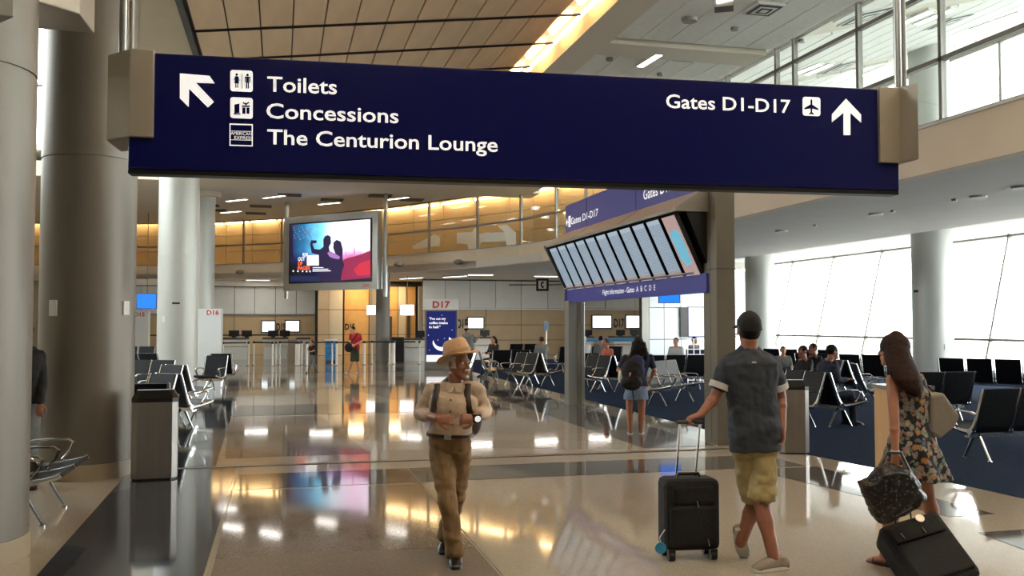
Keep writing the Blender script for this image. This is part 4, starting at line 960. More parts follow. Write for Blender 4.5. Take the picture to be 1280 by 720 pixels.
for i, (a, b_, c, d) in enumerate(((400, 268, 497, 230), (445, 270, 535, 232), (645, 280, 745, 238), (795, 80, 910, 30), (855, 80, 990, 25), (1065, 100, 1235, 40))):
    P, Q = onup(860+a/3, b_/3), onup(860+c/3, d/3)
    lamp(['left lamp of the pair seen through the first large pane', 'right lamp of the pair seen through the first large pane', 'single lamp seen through the second large pane', 'left lamp of the pair crossing the tall mullion', 'right lamp of the pair crossing the tall mullion', 'rightmost lamp beyond the upper glass'][i], P, Q, 'lamps beyond the upper glass')
def vent(label, c, wx, wy, grp='ceiling vents', tilt=0):
    t = empty('ceiling_vent', label, 'vent', c, 0, grp); t.rotation_euler = (0, tilt, 0)
    MB().bb(-wx/2, -wy/2, -.01, wx/2, wy/2, .03).build('vent_frame', M['white'], t); 
    for k in range(4):
        f = .42-.1*k; m = MB()
        m.bb(-wx*f, -wy*f, -.025-.004*k, wx*f, wy*f, -.012); m.build('vent_louvre', M['dark' if k % 2 == 0 else 'white'], t)
vent('square air vent on the tiled ceiling right of the bright strip', G(859, 71.5, ZC-.06), .55, .6); vent('square air vent on the tiled ceiling near the top edge', G(955, 12, ZC-.06), .55, .6)
for (x, y, lab) in ((935, 75, 'vent beyond the glass left of the pole'), (1086, 25, 'vent beyond the glass right of the pole'), (1082, 17, 'upper vent')):
    pass
vent('grey vent panel seen through the first large pane', onup(1052, 81), .8, 1.2, tilt=-sl); vent('grey vent panel beyond the glass at the top right', onup(1188, 24), .8, 1.0, tilt=-sl); vent('white diffuser beyond the glass at the top', onup(1083, 17), .8, .9, tilt=-sl)
for i, (x, y) in enumerate(((260, 257), (362, 244), (326, 258), (415, 250), (475, 245), (515, 250), (270, 263), (320, 267))):
    g0 = G(x, y, zf+.02); tag(MB().box(g0, (1.0, .9, .02)).build('back_ceiling_vent', M['dark']), ['dark ceiling vent left of the second strip light', 'dark ceiling vent right of the second strip light', 'dark ceiling vent between the left strip lights', 'dark ceiling vent above the strip over the video screen', 'dark ceiling vent left of the rightmost strip light', 'dark ceiling vent right of the rightmost strip light', 'dark ceiling vent against the grey column', 'lowest dark ceiling vent near the left gallery glass'][i], 'vent', 'back ceiling vents')
def disc(label, c, r, grp, drop=.05, m='white'):
    tag(MB().cyl(c, r, c[2]-drop, c[2]+.01, 16, r*1.1).build('smoke_detector' if r < .12 else 'ceiling_diffuser', M[m], None, True), label, 'detector' if r < .12 else 'vent', grp)
for i, (x, y) in enumerate(((762, 73), (825, 92), (862, 24), (918, 35), (1002, 50))): disc('small %s on the tiled ceiling %s' % (('black sprinkler', 'white detector', 'round speaker', 'white detector', 'black sprinkler')[i], ('above the sign middle', 'just above the sign, under the strip light', 'left of the spotlight', 'below the top vent', 'beside the glass wall')[i]), G(x, y, ZC-.04), .07 if i != 2 else .14, 'tiled ceiling fittings', m='grey2')
for i, (x, y) in enumerate(((977, 288), (1019, 281), (1095, 267), (1116, 263), (1193, 249), (1223, 245), (1276, 233))):
    big = i in (0, 2, 5, 6); disc(('round ceiling speaker' if big else 'small sprinkler') + ' under the right mezzanine, ' + ('leftmost', 'next to the leftmost speaker', 'above the window column, left of the middle sprinkler', 'by the window column', 'right of the window column', 'right of the window column', 'at the right edge')[i], G(x, y, ZS), .15 if big else .05, 'mezzanine soffit fittings', .04, 'wallgrey' if big else 'grey2')
# spotlight at the top edge
sl_ = empty('ceiling_spotlight', 'angular grey ceiling spotlight with a bright tube at the top edge', 'light', G(905, 6, ZC-.3), -.5)
MB().tube([(-.16, 0, 0), (.16, 0, 0)], .13, 6).build('lamp_housing', M['grey2'], sl_); MB().tube([(-.12, -.13, .02), (.5, -.13, .12)], .035, 8).build('lamp_tube', M['tube'], sl_); MB().cyl((0, 0), .02, .1, .3, 8).build('lamp_stem', M['grey2'], sl_)
# bracket box on the foremost column, small plates on columns
hb = empty('bracket_box', 'wedge shaped metal box on top of the foremost left column', 'bracket', AD(60, 6, 7.0))
c = Vector(hb.location); P = [AD(0, -40, 7.6), AD(78, -6, 7.9), AD(100, 12, 7.0), AD(52, 12, 6.9), AD(0, 0, 6.6)]
zz = AD(80, 13, 7.4).z; pts = [(c1.x-.1, c1.y-.5), (AD(100, 12, 7.5).x, AD(100, 12, 7.5).y), (AD(100, 12, 7.5).x+.02, AD(100, 12, 7.5).y+.5), (c1.x+.3, c1.y+.8)]
sub(MB().prism(pts, zz, zz+1.2), 'box', M['bronze'], hb, bevel=.01)
pts = [(c1.x-1.0, c1.y-1.5), (AD(18, 24, 6.2).x, AD(18, 24, 6.2).y), (c1.x+.2, c1.y-.45), (c1.x-1, c1.y-.45)]
sub(MB().prism(pts, AD(18, 22, 6.2).z, zz+1.0), 'sign_end', M['grey2'], hb, bevel=.01)
def plate(label, px, py, cc, r, wd, h, m='wallgrey', cat='switch'):
    d = Vector((AD(px, py, 10).x, AD(px, py, 10).y)); az = d.normalized(); rel = Vector((cc.x, cc.y)); bq = az.dot(rel); q = rel.dot(rel)-r*r
    disc_ = max(bq*bq-q, 0); tt = bq-math.sqrt(disc_); p2 = az*tt; nrm = (p2-rel).normalized(); zed = CAM_H+(AD(px, py, 10).z-CAM_H)*tt/d.length
    o = MB().box((p2.x, p2.y, zed), (wd, .03, h), math.atan2(nrm.y, nrm.x)+PI/2).build('wall_plate', M[m]); tag(o, label, cat, 'plates on the columns')
plate('pale switch plate on the front of the thick left column', 67, 385, c2, .52, .10, .18)
plate('pale plate at the right edge of the thick left column', 157, 385, c2, .515, .10, .16)
plate('white switch plate on the tall white column', 205, 399, c3, .60, .12, .18); plate('small black plate on the tall white column', 220, 379, c3, .60, .22, .05, 'black', 'plate')
plate('white switch plate low on the window column', 1183, 434, c5, .55, .12, .17); plate('small black plate high on the window column', 1145, 364, c5, .55, .16, .07, 'black', 'plate')
# small cameras on the back fascia
for (x, y, lab) in ((300, 339.5, 'left of the video screen'), (497, 330, 'right of the video screen'), (571, 327, 'above the moon poster')):
    p = G(x, y+1, 4.45) ; t = tag(MB().ball(p-Vector((.0, .35, 0)), (.22, .14, .12), 10, 6).box(p-Vector((0, .15, 0)), (.12, .3, .1)).build('security_camera', M['grey2'], None, True), 'small grey security camera on the mezzanine fascia ' + lab, 'camera', 'fascia cameras')
# white cloth canopies standing on the upper gallery
def tent(label, pts, dep):
    P = [AD(x, y, dep) for x, y in pts]; o = MB().extr(P, FW*.5).build('cloth_canopy', M['wallwhite']); tag(o, label, 'canopy', 'white cloth canopies on the gallery')
tent('white peaked cloth canopy on the gallery, leftmost', [(515, 308), (516, 311), (549, 307), (549, 295), (543, 293)], 43.6)
tent('white cloth canopy on the gallery between two mullions', [(571, 291), (571, 304), (584, 305), (586, 312), (598, 312), (603, 302), (611, 300), (611, 290), (598, 293), (594, 284), (590, 290)], 41.6)
tent('white cloth canopy on the gallery, right one with a peak', [(600, 292), (604, 303), (632, 301), (634, 310), (645, 310), (645, 291), (634, 281), (622, 282), (631, 290), (610, 291)], 40.1)
# ================================================================== PEOPLE
def remesh(name, mb, m, voxel, parent=None, smooth_it=4, wrinkle=0.0, wscale=9.0, label=None):
    me0 = mb.mesh('t', m); o = bpy.data.objects.new('t', me0); COL.objects.link(o)
    r = o.modifiers.new('r', 'REMESH'); r.mode = 'VOXEL'; r.voxel_size = voxel; r.adaptivity = 0.0
    if smooth_it: s = o.modifiers.new('s', 'SMOOTH'); s.iterations = smooth_it; s.factor = 0.5
    bpy.context.view_layer.update()
    me = bpy.data.meshes.new_from_object(o.evaluated_get(bpy.context.evaluated_depsgraph_get()))
    bpy.data.objects.remove(o); bpy.data.meshes.remove(me0)
    me.name = name; me.materials.clear(); me.materials.append(m)
    if wrinkle:
        n = len(me.vertices); co = np.empty(n*3); me.vertices.foreach_get('co', co); co = co.reshape(-1, 3)
        no = np.empty(n*3); me.vertices.foreach_get('normal', no); no = no.reshape(-1, 3)
        d = np.array([noise.noise(Vector((c[0]*wscale, c[1]*wscale, c[2]*wscale*1.6)))+.5*noise.noise(Vector((c[0]*wscale*2.3, c[1]*wscale*2.3, c[2]*wscale*2.6+7))) for c in co])
        co = co+no*(d*wrinkle)[:, None]; me.vertices.foreach_set('co', co.ravel())
    me.shade_smooth(); me.update()
    o = link(name, me, None)
    if parent: fit(o, parent)
    if label: o['label'] = label
    return o
def fit(o, root):
    o.parent = root; o.matrix_parent_inverse = Matrix.LocRotScale(root.location, root.rotation_euler, None).inverted(); return o
def lerp(a, b, t): return a+(b-a)*t
def limb(mb, pts, rad, n=14):
    """smooth round limb through joints"""
    P, Rr = [], []
    for i in range(len(pts)-1):
        k = 5
        for j in range(k): P.append(lerp(pts[i], pts[i+1], j/k)); Rr.append(rad[i]+(rad[i+1]-rad[i])*(j/k))
    P.append(pts[-1]); Rr.append(rad[-1]); mb.tube(P, Rr, n)
    for p, r in zip(pts, rad): mb.ball(p, r*.985, 12, 8)
def torso(mb, spine, lat, dims, n=28, sup=2.4):
    """rings (t along spine polyline, half width, half depth, forward offset)"""
    R = []; seg = [(spine[i+1]-spine[i]).length for i in range(len(spine)-1)]; T = sum(seg)
    for t, wx, dy, off in dims:
        s = t*T; i = 0
        while i < len(seg)-1 and s > seg[i]: s -= seg[i]; i += 1
        c = lerp(spine[i], spine[i+1], s/seg[i]); up = (spine[min(i+1, len(spine)-1)]-spine[i]).normalized()
        f = up.cross(lat).normalized(); l = f.cross(up).normalized()
        ring = []
        for k in range(n):
            a = 2*PI*k/n; ca, sa = math.cos(a), math.sin(a)
            ring.append(c+f*off+l*(wx*math.copysign(abs(ca)**(2/sup), ca))+f*(dy*math.copysign(abs(sa)**(2/sup), sa)))
        R.append(ring)
    mb.rings(R)
def head(mb, c, hf, s=1.0, up=Z, beard=False):
    hf = hf.normalized(); hu = (up-hf*up.dot(hf)).normalized(); hl = hf.cross(hu)
    prof_ = [(-.118, .018, .082, .045), (-.105, .036, .092, .015), (-.08, .050, .092, -.03), (-.05, .060, .088, -.06), (-.02, .067, .088, -.085), (.01, .072, .085, -.098), (.04, .075, .086, -.102), (.07, .070, .078, -.095), (.095, .055, .056, -.075), (.112, .032, .03, -.045), (.118, .008, .0, -.015)]
    R = []
    for z, rx, yf, yb in prof_:
        R.append([c+(hl*(rx*math.cos(2*PI*k/20))+hf*((yf+yb)/2+(yf-yb)/2*math.sin(2*PI*k/20))+hu*z)*s for k in range(20)])
    mb.rings(R)
    Pt = lambda x, y, z: c+(hl*x+hf*y+hu*z)*s
    mb.tube([Pt(0, .078, .022), Pt(0, .095, -.005), Pt(0, .108, -.028), Pt(0, .088, -.036)], [.009*s, .011*s, .015*s, .012*s], 8)
    mb.ball(Pt(-.013, .088, -.03), .010*s, 8, 6); mb.ball(Pt(.013, .088, -.03), .010*s, 8, 6)
    mb.tube([Pt(-.045, .068, .03), Pt(-.02, .084, .032), Pt(.02, .084, .032), Pt(.045, .068, .03)], .010*s, 6)
    mb.tube([Pt(-.024, .085, -.060), Pt(0, .096, -.058), Pt(.024, .085, -.060)], [.006*s, .009*s, .006*s], 6)
    mb.tube([Pt(-.022, .083, -.070), Pt(0, .092, -.070), Pt(.022, .083, -.070)], [.006*s, .008*s, .006*s], 6)
    for sx_ in (-1, 1):
        mb.ball(Pt(.076*sx_, -.012, .0), (.010*s, .020*s, .033*s), 8, 6, (hl, hf, hu)); mb.ball(Pt(.045*sx_, .058, -.02), .022*s, 8, 6)
    return Pt
def hand(mb, wr, d, pn, side, curl=.35, s=1.0, thumb=True):
    """wrist, direction to the knuckles, palm normal (palm faces pn), side=+1 thumb towards d x pn"""
    d = d.normalized(); pn = (pn-d*pn.dot(d)).normalized(); l = d.cross(pn)*side
    R = []
    for t, w_, h_ in ((-.01, .027, .020), (.02, .033, .020), (.05, .040, .018), (.085, .041, .014), (.095, .036, .010)):
        R.append([wr+d*t*s+l*(w_*s*math.cos(2*PI*k/12))+pn*(h_*s*math.sin(2*PI*k/12)) for k in range(12)])
    mb.rings(R)
    for i, (o, ln) in enumerate(((.031, .070), (.0105, .079), (-.0105, .073), (-.031, .058))):
        p = wr+d*.085*s+l*o*s; a = curl*(.7+.12*i); P = [p-d*.02*s, p]; dirn = d
        for q in (.42, .32, .26):
            dirn = (d*math.cos(a)+pn*math.sin(a)).normalized(); P.append(P[-1]+dirn*ln*q*s); a += curl*1.1
        mb.tube(P, [.0095*s, .0095*s, .009*s, .0082*s, .0068*s], 8); mb.ball(P[-1], .0066*s, 6, 5)
    p = wr+d*.02*s+l*.028*s; q1 = p+(l*.75+d*.6+pn*.3).normalized()*.036*s; q2 = q1+(l*.35+d*.85+pn*.35).normalized()*.030*s; q3 = q2+(d*.9+pn*.45-l*.05).normalized()*.024*s
    mb.tube([p-d*.01*s, p, q1, q2, q3], [.014*s, .014*s, .012*s, .010*s, .008*s], 8); mb.ball(q3, .0078*s, 6, 5)
def foot(mb, an, toe, s=1.0, infl=0.0, up=Z, zl=None):
    """ankle and toe tip (on the ground); returns nothing"""
    d = (toe-an); d = Vector((d.x, d.y, 0)).normalized() if abs(up.z) > .9 else (d-up*d.dot(up)).normalized()
    l = d.cross(up); base = toe-d*.245*s
    R = []
    for t, w_, h_, z in ((-.01, .018, .02, .035), (.0, .030, .036, .038), (.05, .034, .05, .05), (.10, .036, .042, .044), (.16, .044, .032, .034), (.21, .042, .022, .025), (.24, .028, .014, .018), (.25, .012, .008, .014)):
        w_ += infl; h_ += infl*.7
        R.append([base+d*t*s+up*z*s+l*(w_*s*math.cos(2*PI*k/14))+up*(min(h_, z)*s*math.sin(2*PI*k/14) if math.sin(2*PI*k/14) < 0 else h_*s*math.sin(2*PI*k/14)) for k in range(14)])
    mb.rings(R); return base, d, l
class Body:
    """joints in world space; J: dict name -> Vector"""
    def __init__(s, J, fwd, H=1.75, bw=1.0, hf=None, girth=1.0):
        s.J = J; s.s = H/1.75; s.bw = bw; s.g = girth
        s.f = Vector(fwd).normalized(); s.lat = s.f.cross(Z).normalized()      # person's right = f x up
        s.hf = Vector(hf).normalized() if hf is not None else s.f
    def spine(s): J = s.J; return [J['pe'], J['wa'], J['ch'], J['nk']]
    def tdims(s, inf=0.0, hem=None):
        k = s.s*s.bw; g = s.s*s.g
        D = [(0.0, .150*k, .105*g, -.01), (.10, .165*k, .115*g, -.012), (.22, .158*k, .112*g, -.005), (.38, .138*k, .102*g, .0), (.52, .143*k, .107*g, .002), (.66, .160*k, .113*g, .004), (.78, .170*k, .112*g, -.002), (.87, .165*k, .098*g, -.010), (.93, .125*k, .078*g, -.014), (.975, .080*k, .062*g, -.010), (1.0, .060*k, .056*g, -.005)]
        return [(t, a+inf*(1 if t < .9 else .6), b+inf*(1 if t < .9 else .6), o) for t, a, b, o in D]
    def base(s, mb):
        J, k = s.J, s.s
        torso(mb, s.spine(), s.lat, s.tdims(-.004))
        s.Pt = head(mb, J['hd'], s.hf, k)
        hb = J['hd']-s.hf*.022*k-Z*.06*k
        mb.tube([J['nk']-Z*.03*k, lerp(J['nk'], hb, .5), hb], [.066*k, .056*k, .056*k], 14)
        for sd in 'LR':
            a = J['sh'+sd]
            mb.tube([J['nk']-Z*.015, lerp(J['nk'], a, .5)-Z*.01, a], [.05*k, .048*k, .046*k], 10)
            mb.ball(a, .050*k, 12, 8)
            limb(mb, [a, J['el'+sd], J['wr'+sd]], [.050*k*s.g, .040*k*s.g, .027*k])
            m_ = lerp(J['el'+sd], J['wr'+sd], .28); mb.ball(m_, .043*k*s.g, 10, 8)
            if 'hi'+sd in J:
                limb(mb, [J['hi'+sd], J['kn'+sd], J['an'+sd]], [.086*k*s.g, .056*k, .040*k])
                c = lerp(J['kn'+sd], J['an'+sd], .30); mb.tube([lerp(J['kn'+sd], J['an'+sd], .05), c, lerp(J['kn'+sd], J['an'+sd], .62)], [.052*k, .060*k, .042*k], 12)
def eyes(b, root, size=1.0):
    for sx_ in (-1, 1):
        e = MB().ball(b.Pt(.030*sx_, .071, .008), .0125*b.s, 10, 8).build('eye', M['eye'], None, True); fit(e, root)
        e2 = MB().ball(b.Pt(.030*sx_, .0795, .008), .0062*b.s, 8, 6).build('iris', M['hairdark'], None, True); fit(e2, root)
def shoe(root, an, toe, m, sole, s=1.0, up=Z, name='shoe', high=False, voxel=.006):
    mb = MB(); base, d, l = foot(mb, an, toe, s, .006, up)
    if high: mb.tube([base+d*.05*s+up*.05*s, base+d*.045*s+up*.10*s], [.045*s, .043*s], 12)
    else: mb.tube([base+d*.05*s+up*.04*s, base+d*.045*s+up*.085*s], [.043*s, .040*s], 12)
    o = remesh(name, mb, m, voxel, root, 2)
    ms = MB(); n = 20; R = []
    for z, inf in ((0.0, .002), (.006, .008), (.024, .007)):
        ring = []
        for k in range(n):
            a = 2*PI*k/n; t = .12+.135*math.cos(a); w_ = (.032+.016*(t/.25))*abs(math.sin(a))**.8*(1 if math.sin(a) >= 0 else -1)
            ring.append(base+d*(t*s)+l*((w_+inf*(1 if math.sin(a) >= 0 else -1))*s)+up*z*s)
        R.append(ring)
    ms.rings(R); sl_o = ms.build('sole', sole, None, True); fit(sl_o, root)
    sl_o.parent = o; sl_o.matrix_parent_inverse = (Matrix.LocRotScale(root.location, root.rotation_euler, None) @ Matrix.LocRotScale(root.location, root.rotation_euler, None).inverted()).inverted()
    return o
M['skin1'] = mat('skin_tanned', '9a654b', .5, noise_=(14, .08), bump=(150, .05)); M['skin2'] = mat('skin_ruddy', '8f5c47', .5, noise_=(14, .1), bump=(150, .06)); M['skin3'] = mat('skin_light', 'bf8868', .5, noise_=(14, .06))
M['eye'] = mat('eye_white', 'cfc8c0', .2); M['hairdark'] = mat('dark_hair', '120c09', .6, spec=.2, noise_=(60, .3, (1, 1, .1)), bump=(160, .4)); M['hairbrown'] = mat('brown_hair', '2b170e', .6, spec=.2, noise_=(70, .35, (1, 1, .08)), bump=(180, .4)); M['hairwhite'] = mat('white_hair', 'b9b2a8', .6, bump=(160, .4))
M['shirtbeige'] = mat('shirt_beige', 'b7a08a', .85, noise_=(7, .05), bump=(14, .35)); M['khaki'] = mat('trouser_khaki', '7c6140', .85, noise_=(6, .08), bump=(12, .4)); M['shorts'] = mat('shorts_khaki', '958358', .85, noise_=(6, .06), bump=(14, .4))
M['straw'] = mat('straw', 'c59c73', .75, noise_=(60, .12), bump=(120, .4)); M['brownleather'] = mat('brown_leather', '33211a', .5, bump=(30, .2)); M['shirtgrey'] = mat('shirt_slate', '2e333c', .85, noise_=(25, .12), bump=(14, .35))
M['cuff'] = mat('cuff_pale', 'b9b7b4', .8); M['blackcloth'] = mat('black_cloth', '08080a', .8, noise_=(20, .2), bump=(40, .25)); M['sneaker'] = mat('sneaker_beige', '8f8272', .8, bump=(90, .3)); M['solew'] = mat('sole_white', 'cfccc6', .6)
M['blackshoe'] = mat('black_shoe', '0e0d0d', .3); M['navy'] = mat('navy_shirt', '151c36', .85, bump=(14, .3)); M['denim'] = mat('light_denim', '66788c', .85, noise_=(40, .15), bump=(60, .3)); M['redshirt'] = mat('red_tshirt', 'b01c2c', .8); M['olive'] = mat('olive_shorts', '3f4236', .85); M['greyc'] = mat('grey_cloth', '6d7270', .85); M['denimdark'] = mat('dark_denim', '1a2032', .85, noise_=(30, .2)); M['orange'] = mat('orange_shirt', 'a3543c', .85)
def J_(d, spec):
    return {k: AD(v[0], v[1], d+(v[2] if len(v) > 2 else 0)) for k, v in spec.items()}
AWAY = Vector((FW.x, FW.y, 0)).normalized()
def ground(p, z=0.0): q = p.copy(); q.z = z; return q

from mathutils.bvhtree import BVHTree
def bvh(o): return BVHTree.FromObject(o, bpy.context.evaluated_depsgraph_get())
def onto(tree, root, p, d, off=.004):
    """first point of a garment met when coming towards p along d (world space)"""
    Mi = Matrix.LocRotScale(root.location, root.rotation_euler, None); d = d.normalized()
    h = tree.ray_cast(p-d*.6, d)
    return (h[0]-d*off) if h[0] is not None else p
def traps(mb, J, r0, r1):
    for sd in 'LR': mb.tube([J['nk']-Z*.005, lerp(J['nk'], J['sh'+sd], .5)-Z*.004, J['sh'+sd]], [r0, r1*1.02, r1], 12)
# ------------------------------------------------ man in the straw hat
D = 6.75
J = J_(D, dict(hd=(572, 455, 0), nk=(570, 484, .02), ch=(566, 505), wa=(563, 536), pe=(562, 562), shR=(541, 488, 0), shL=(596, 487, 0), elR=(525, 517, .05), elL=(607, 514, .05), wrR=(547, 523, -.22), wrL=(594, 523, -.22),
    hiR=(551, 560, 0), hiL=(575, 560, .0), knR=(560, 627, -.10), knL=(569, 622, .10), anR=(569, 697, -.06), anL=(557, 682, .36)))
J['anR'].z = .085; J['anL'].z = .12
toR = G(570, 713); toL = G(553, 694)
root = empty('person', 'person in a straw hat, pale shirt and khaki trousers, walking towards the camera', 'person', ground(J['pe']))
fwd = -AWAY*.98+RT*(-.05); hf = -AWAY*.55+RT*.83
B = Body(J, fwd, 1.68, 1.0, hf, 1.05); mb = MB(); B.base(mb); 
hand(mb, J['wrR'], RT*.9-Z*.05-AWAY*.1, -AWAY*.2-Z*.2+AWAY*.9, -1, .75, .97); hand(mb, J['wrL'], -RT*.9-Z*.02-AWAY*.15, AWAY*.8-Z*.3, 1, .85, .97)
remesh('body', mb, M['skin2'], .0055, root, 2); eyes(B, root)
mb = MB(); k = B.s
torso(mb, B.spine(), B.lat, [(t, a, b+.0, o) for t, a, b, o in B.tdims(.020) if t >= .22])
for sd in 'LR':
    limb(mb, [J['sh'+sd], J['el'+sd], lerp(J['el'+sd], J['wr'+sd], .55)], [.060*k, .057*k, .046*k]); mb.ball(J['sh'+sd], .062*k)
traps(mb, J, .062, .058)
mb.tube([J['nk']-Z*.02, J['nk']+Z*.03], [.074, .066], 16)
shirt = remesh('shirt', mb, M['shirtbeige'], .0075, root, 3, .010, 11)
tree = BVHTree.FromPolygons([v.co.copy() for v in shirt.data.vertices], [tuple(p.vertices) for p in shirt.data.polygons])
Fx = lambda u, v, off=.004: onto(tree, root, J['ch']+B.lat*u+Z*v, -B.f, off)
for z in (.12, .04, -.04, -.12): fit(MB().ball(Fx(0.0, z, .001), .007, 8, 6).build('button', M['brownleather'], None, True), root)
for u in (-.062, .062):
    R_ = [[Fx(u+x, z, .0045) for x in (-.042, -.02, 0, .02, .042)] for z in (.055, .02, -.02, -.055)]
    mb = MB()
    for i in range(3):
        for j in range(4): mb.poly([R_[i][j], R_[i+1][j], R_[i+1][j+1], R_[i][j+1]])
    fit(mb.build('chest_pocket', M['shirtbeige'], None, True), root)
for sgn in (-1, 1):
    c = J['nk']+Z*.02; fit(MB().extr([c+B.f*.085+B.lat*.0, c+B.f*.07+B.lat*.06*sgn+Z*.02, c+B.f*.095+B.lat*.055*sgn-Z*.05, c+B.f*.11+B.lat*.012*sgn-Z*.045], B.f*.008).build('collar', M['shirtbeige']), root)
mb = MB(); torso(mb, B.spine(), B.lat, [(-.02, .13*k, .10*k, 0), (.05, .168*k, .125*k, -.01), (.14, .166*k, .126*k, -.01), (.27, .155*k, .120*k, 0)])
for sd in 'LR':
    limb(mb, [J['hi'+sd], J['kn'+sd], J['an'+sd]+Z*.01], [.098*k, .076*k, .064*k]); mb.tube([lerp(J['kn'+sd], J['an'+sd], .6), J['an'+sd]-Z*.02], [.068*k, .072*k], 14)
remesh('trousers', mb, M['khaki'], .0075, root, 3, .011, 10)
mb = MB(); torso(mb, B.spine(), B.lat, [(.225, .183*k, .143*k, 0), (.275, .180*k, .141*k, 0)]); fit(mb.build('belt', M['brownleather'], None, True), root)
fit(MB().box(lerp(J['pe'], J['wa'], .72)+B.f*.146, (.05, .012, .035), math.atan2(B.lat.y, B.lat.x)).build('belt_buckle', M['chrome'], bevel=.004), root)
shoe(root, J['anR'], toR, M['blackshoe'], M['black'], 1.02); shoe(root, J['anL'], toL, M['blackshoe'], M['black'], 1.02)
hu = (Z-B.hf*Z.dot(B.hf)).normalized(); tlt = (hu+B.hf.cross(hu)*.06-B.hf*.30).normalized(); hx_ = B.hf.cross(tlt).normalized(); hy_ = tlt.cross(hx_)
def hatring(z, rx, ry, lift=0): return [J['hd']+Z*.062+tlt*(z+lift*(abs(math.cos(a))**2-.4))+hx_*(rx*math.cos(a))+hy_*(ry*math.sin(a)) for a in [2*PI*q/32 for q in range(32)]]
mb = MB(); mb.rings([hatring(-.012, .145, .165, .03), hatring(-.006, .150, .172, .035), hatring(.0, .145, .165, .03), hatring(.004, .094, .110), hatring(.05, .090, .104), hatring(.10, .078, .092), hatring(.122, .058, .074), hatring(.116, .02, .045)])
hat = fit(mb.build('hat', M['straw'], None, True), root); hb_ = MB().rings([hatring(.008, .097, .113), hatring(.036, .094, .110)]).build('hat_band', mat('hat_band', 'a8805c', .7), None, True); fit(hb_, root)
mb = MB(); mb.tube([B.Pt(-.03, .093, -.046), B.Pt(0, .108, -.044), B.Pt(.03, .093, -.046)], [.007, .011, .007], 8); mb.ball(B.Pt(0, .088, -.098), (.016, .012, .014)); fit(mb.build('moustache', M['hairwhite'], None, True), root)
mb = MB(); torso(mb, [B.Pt(0, -.03, -.03), B.Pt(0, -.03, .06)], B.hf.cross(Z)*1, [(0, .078, .082, 0), (1, .080, .085, 0)]); fit(mb.build('hair', M['hairwhite'], None, True), root)
fit(MB().tube([J['wrL']-RT*-.012-Z*.0+Z*.03, J['wrL']+RT*.012-Z*.03], .036, 14).build('watch_strap', M['blackshoe'], None, True), root); fit(MB().tube([J['wrL']+RT*.02-AWAY*.03, J['wrL']+RT*.02-AWAY*.045], .021, 16).build('watch_face', M['signwhite'], None, True), root)
# backpack worn by him
bp = empty('backpack', 'dark brown backpack on the back of the person in the straw hat', 'backpack', J['ch']-B.f*.2)
mb = MB(); c = J['ch']-B.f*.235-Z*.06; ax = (B.lat, B.f, Z)
mb.ball(c, (.19, .10, .27), 20, 12, ax); mb.ball(c-Z*.10-B.f*.02, (.195, .11, .15), 16, 10, ax); remesh('pack', mb, M['brownleather'], .012, bp, 3, .008)
for sgn in (-1, 1):
    u = .112*sgn
    P = [c+B.lat*u+Z*.2+B.f*.06, J['nk']+B.lat*u-Z*.0-B.f*.075, J['nk']+B.lat*u*1.0+Z*.012-B.f*.01]
    P += [onto(tree, root, J['ch']+B.lat*u*q+Z*z, -B.f, .006) for z, q in ((.145, 1.0), (.10, 1.0), (.05, 1.03), (0, 1.1), (-.05, 1.18), (-.10, 1.28))]
    fit(MB().tube(P, .027, 8, flat=(1.0, .32), ref=B.lat).build('strap', M['brownleather'], None, True), bp)

# ------------------------------------------------ man in the cap
D = 6.75
J = J_(D, dict(hd=(936, 411, 0), nk=(936, 438), ch=(938, 472), wa=(942, 520), pe=(944, 560), shL=(909, 455, 0), shR=(965, 455, 0), elL=(894, 496, -.02), elR=(976, 497, 0.05), wrL=(876, 518, -.10), wrR=(978, 535, -.05),
    hiL=(931, 563, .02), hiR=(956, 563, -.02), knL=(943, 628, .08), knR=(952, 630, -.08), anL=(926, 678, .04), anR=(968, 700, -.20)))
root = empty('person', 'person in a dark cap, slate shirt and khaki shorts pulling a black suitcase', 'person', ground(J['pe']))
fwd = AWAY; B = Body(J, fwd, 1.83, 1.0, AWAY-RT*.1); mb = MB(); B.base(mb); k = B.s
J['anR'].z = .10; toR = G(941, 715); toL = G(931, 697)
hand(mb, J['wrL'], -RT*.8-Z*.25-AWAY*.1, -Z*.9-RT*.2, -1, .9, 1.0); hand(mb, J['wrR'], -Z-AWAY*.1, RT*-.9, 1, .5, 1.0)
remesh('body', mb, M['skin2'], .0055, root, 2); eyes(B, root)
mb = MB(); T = [q for q in B.tdims(.026)]; T = [(-.02, .178*k, .135*k, 0), (.06, .182*k, .138*k, 0)]+[(t, max(a, .172*k if t < .8 else a), b+.006, o) for t, a, b, o in T if t > .1]
torso(mb, B.spine(), B.lat, T)
for sd in 'LR':
    e = lerp(J['sh'+sd], J['el'+sd], .62); limb(mb, [J['sh'+sd], e], [.062*k, .064*k]); mb.tube([lerp(J['sh'+sd], e, .5), e+(e-J['sh'+sd]).normalized()*.02], [.064*k, .067*k], 16)
traps(mb, J, .066, .060)
mb.tube([J['nk']-Z*.02, J['nk']+Z*.035], [.080, .066], 16)
remesh('shirt', mb, M['shirtgrey'], .0075, root, 3, .010, 9)
for sd in 'LR':
    e = lerp(J['sh'+sd], J['el'+sd], .62); dv = (J['el'+sd]-J['sh'+sd]).normalized(); fit(MB().tube([e-dv*.012, e+dv*.032], .072*k, 18).build('sleeve_cuff', M['cuff'], None, True), root)
fit(MB().extr([J['ch']-B.f*.155*k+Z*.125+B.lat*-.03, J['ch']-B.f*.155*k+Z*.125+B.lat*.0, J['ch']-B.f*.155*k+Z*.113+B.lat*.0, J['ch']-B.f*.155*k+Z*.113-B.lat*.03], -B.f*.006).build('back_loop', M['cuff']), root)
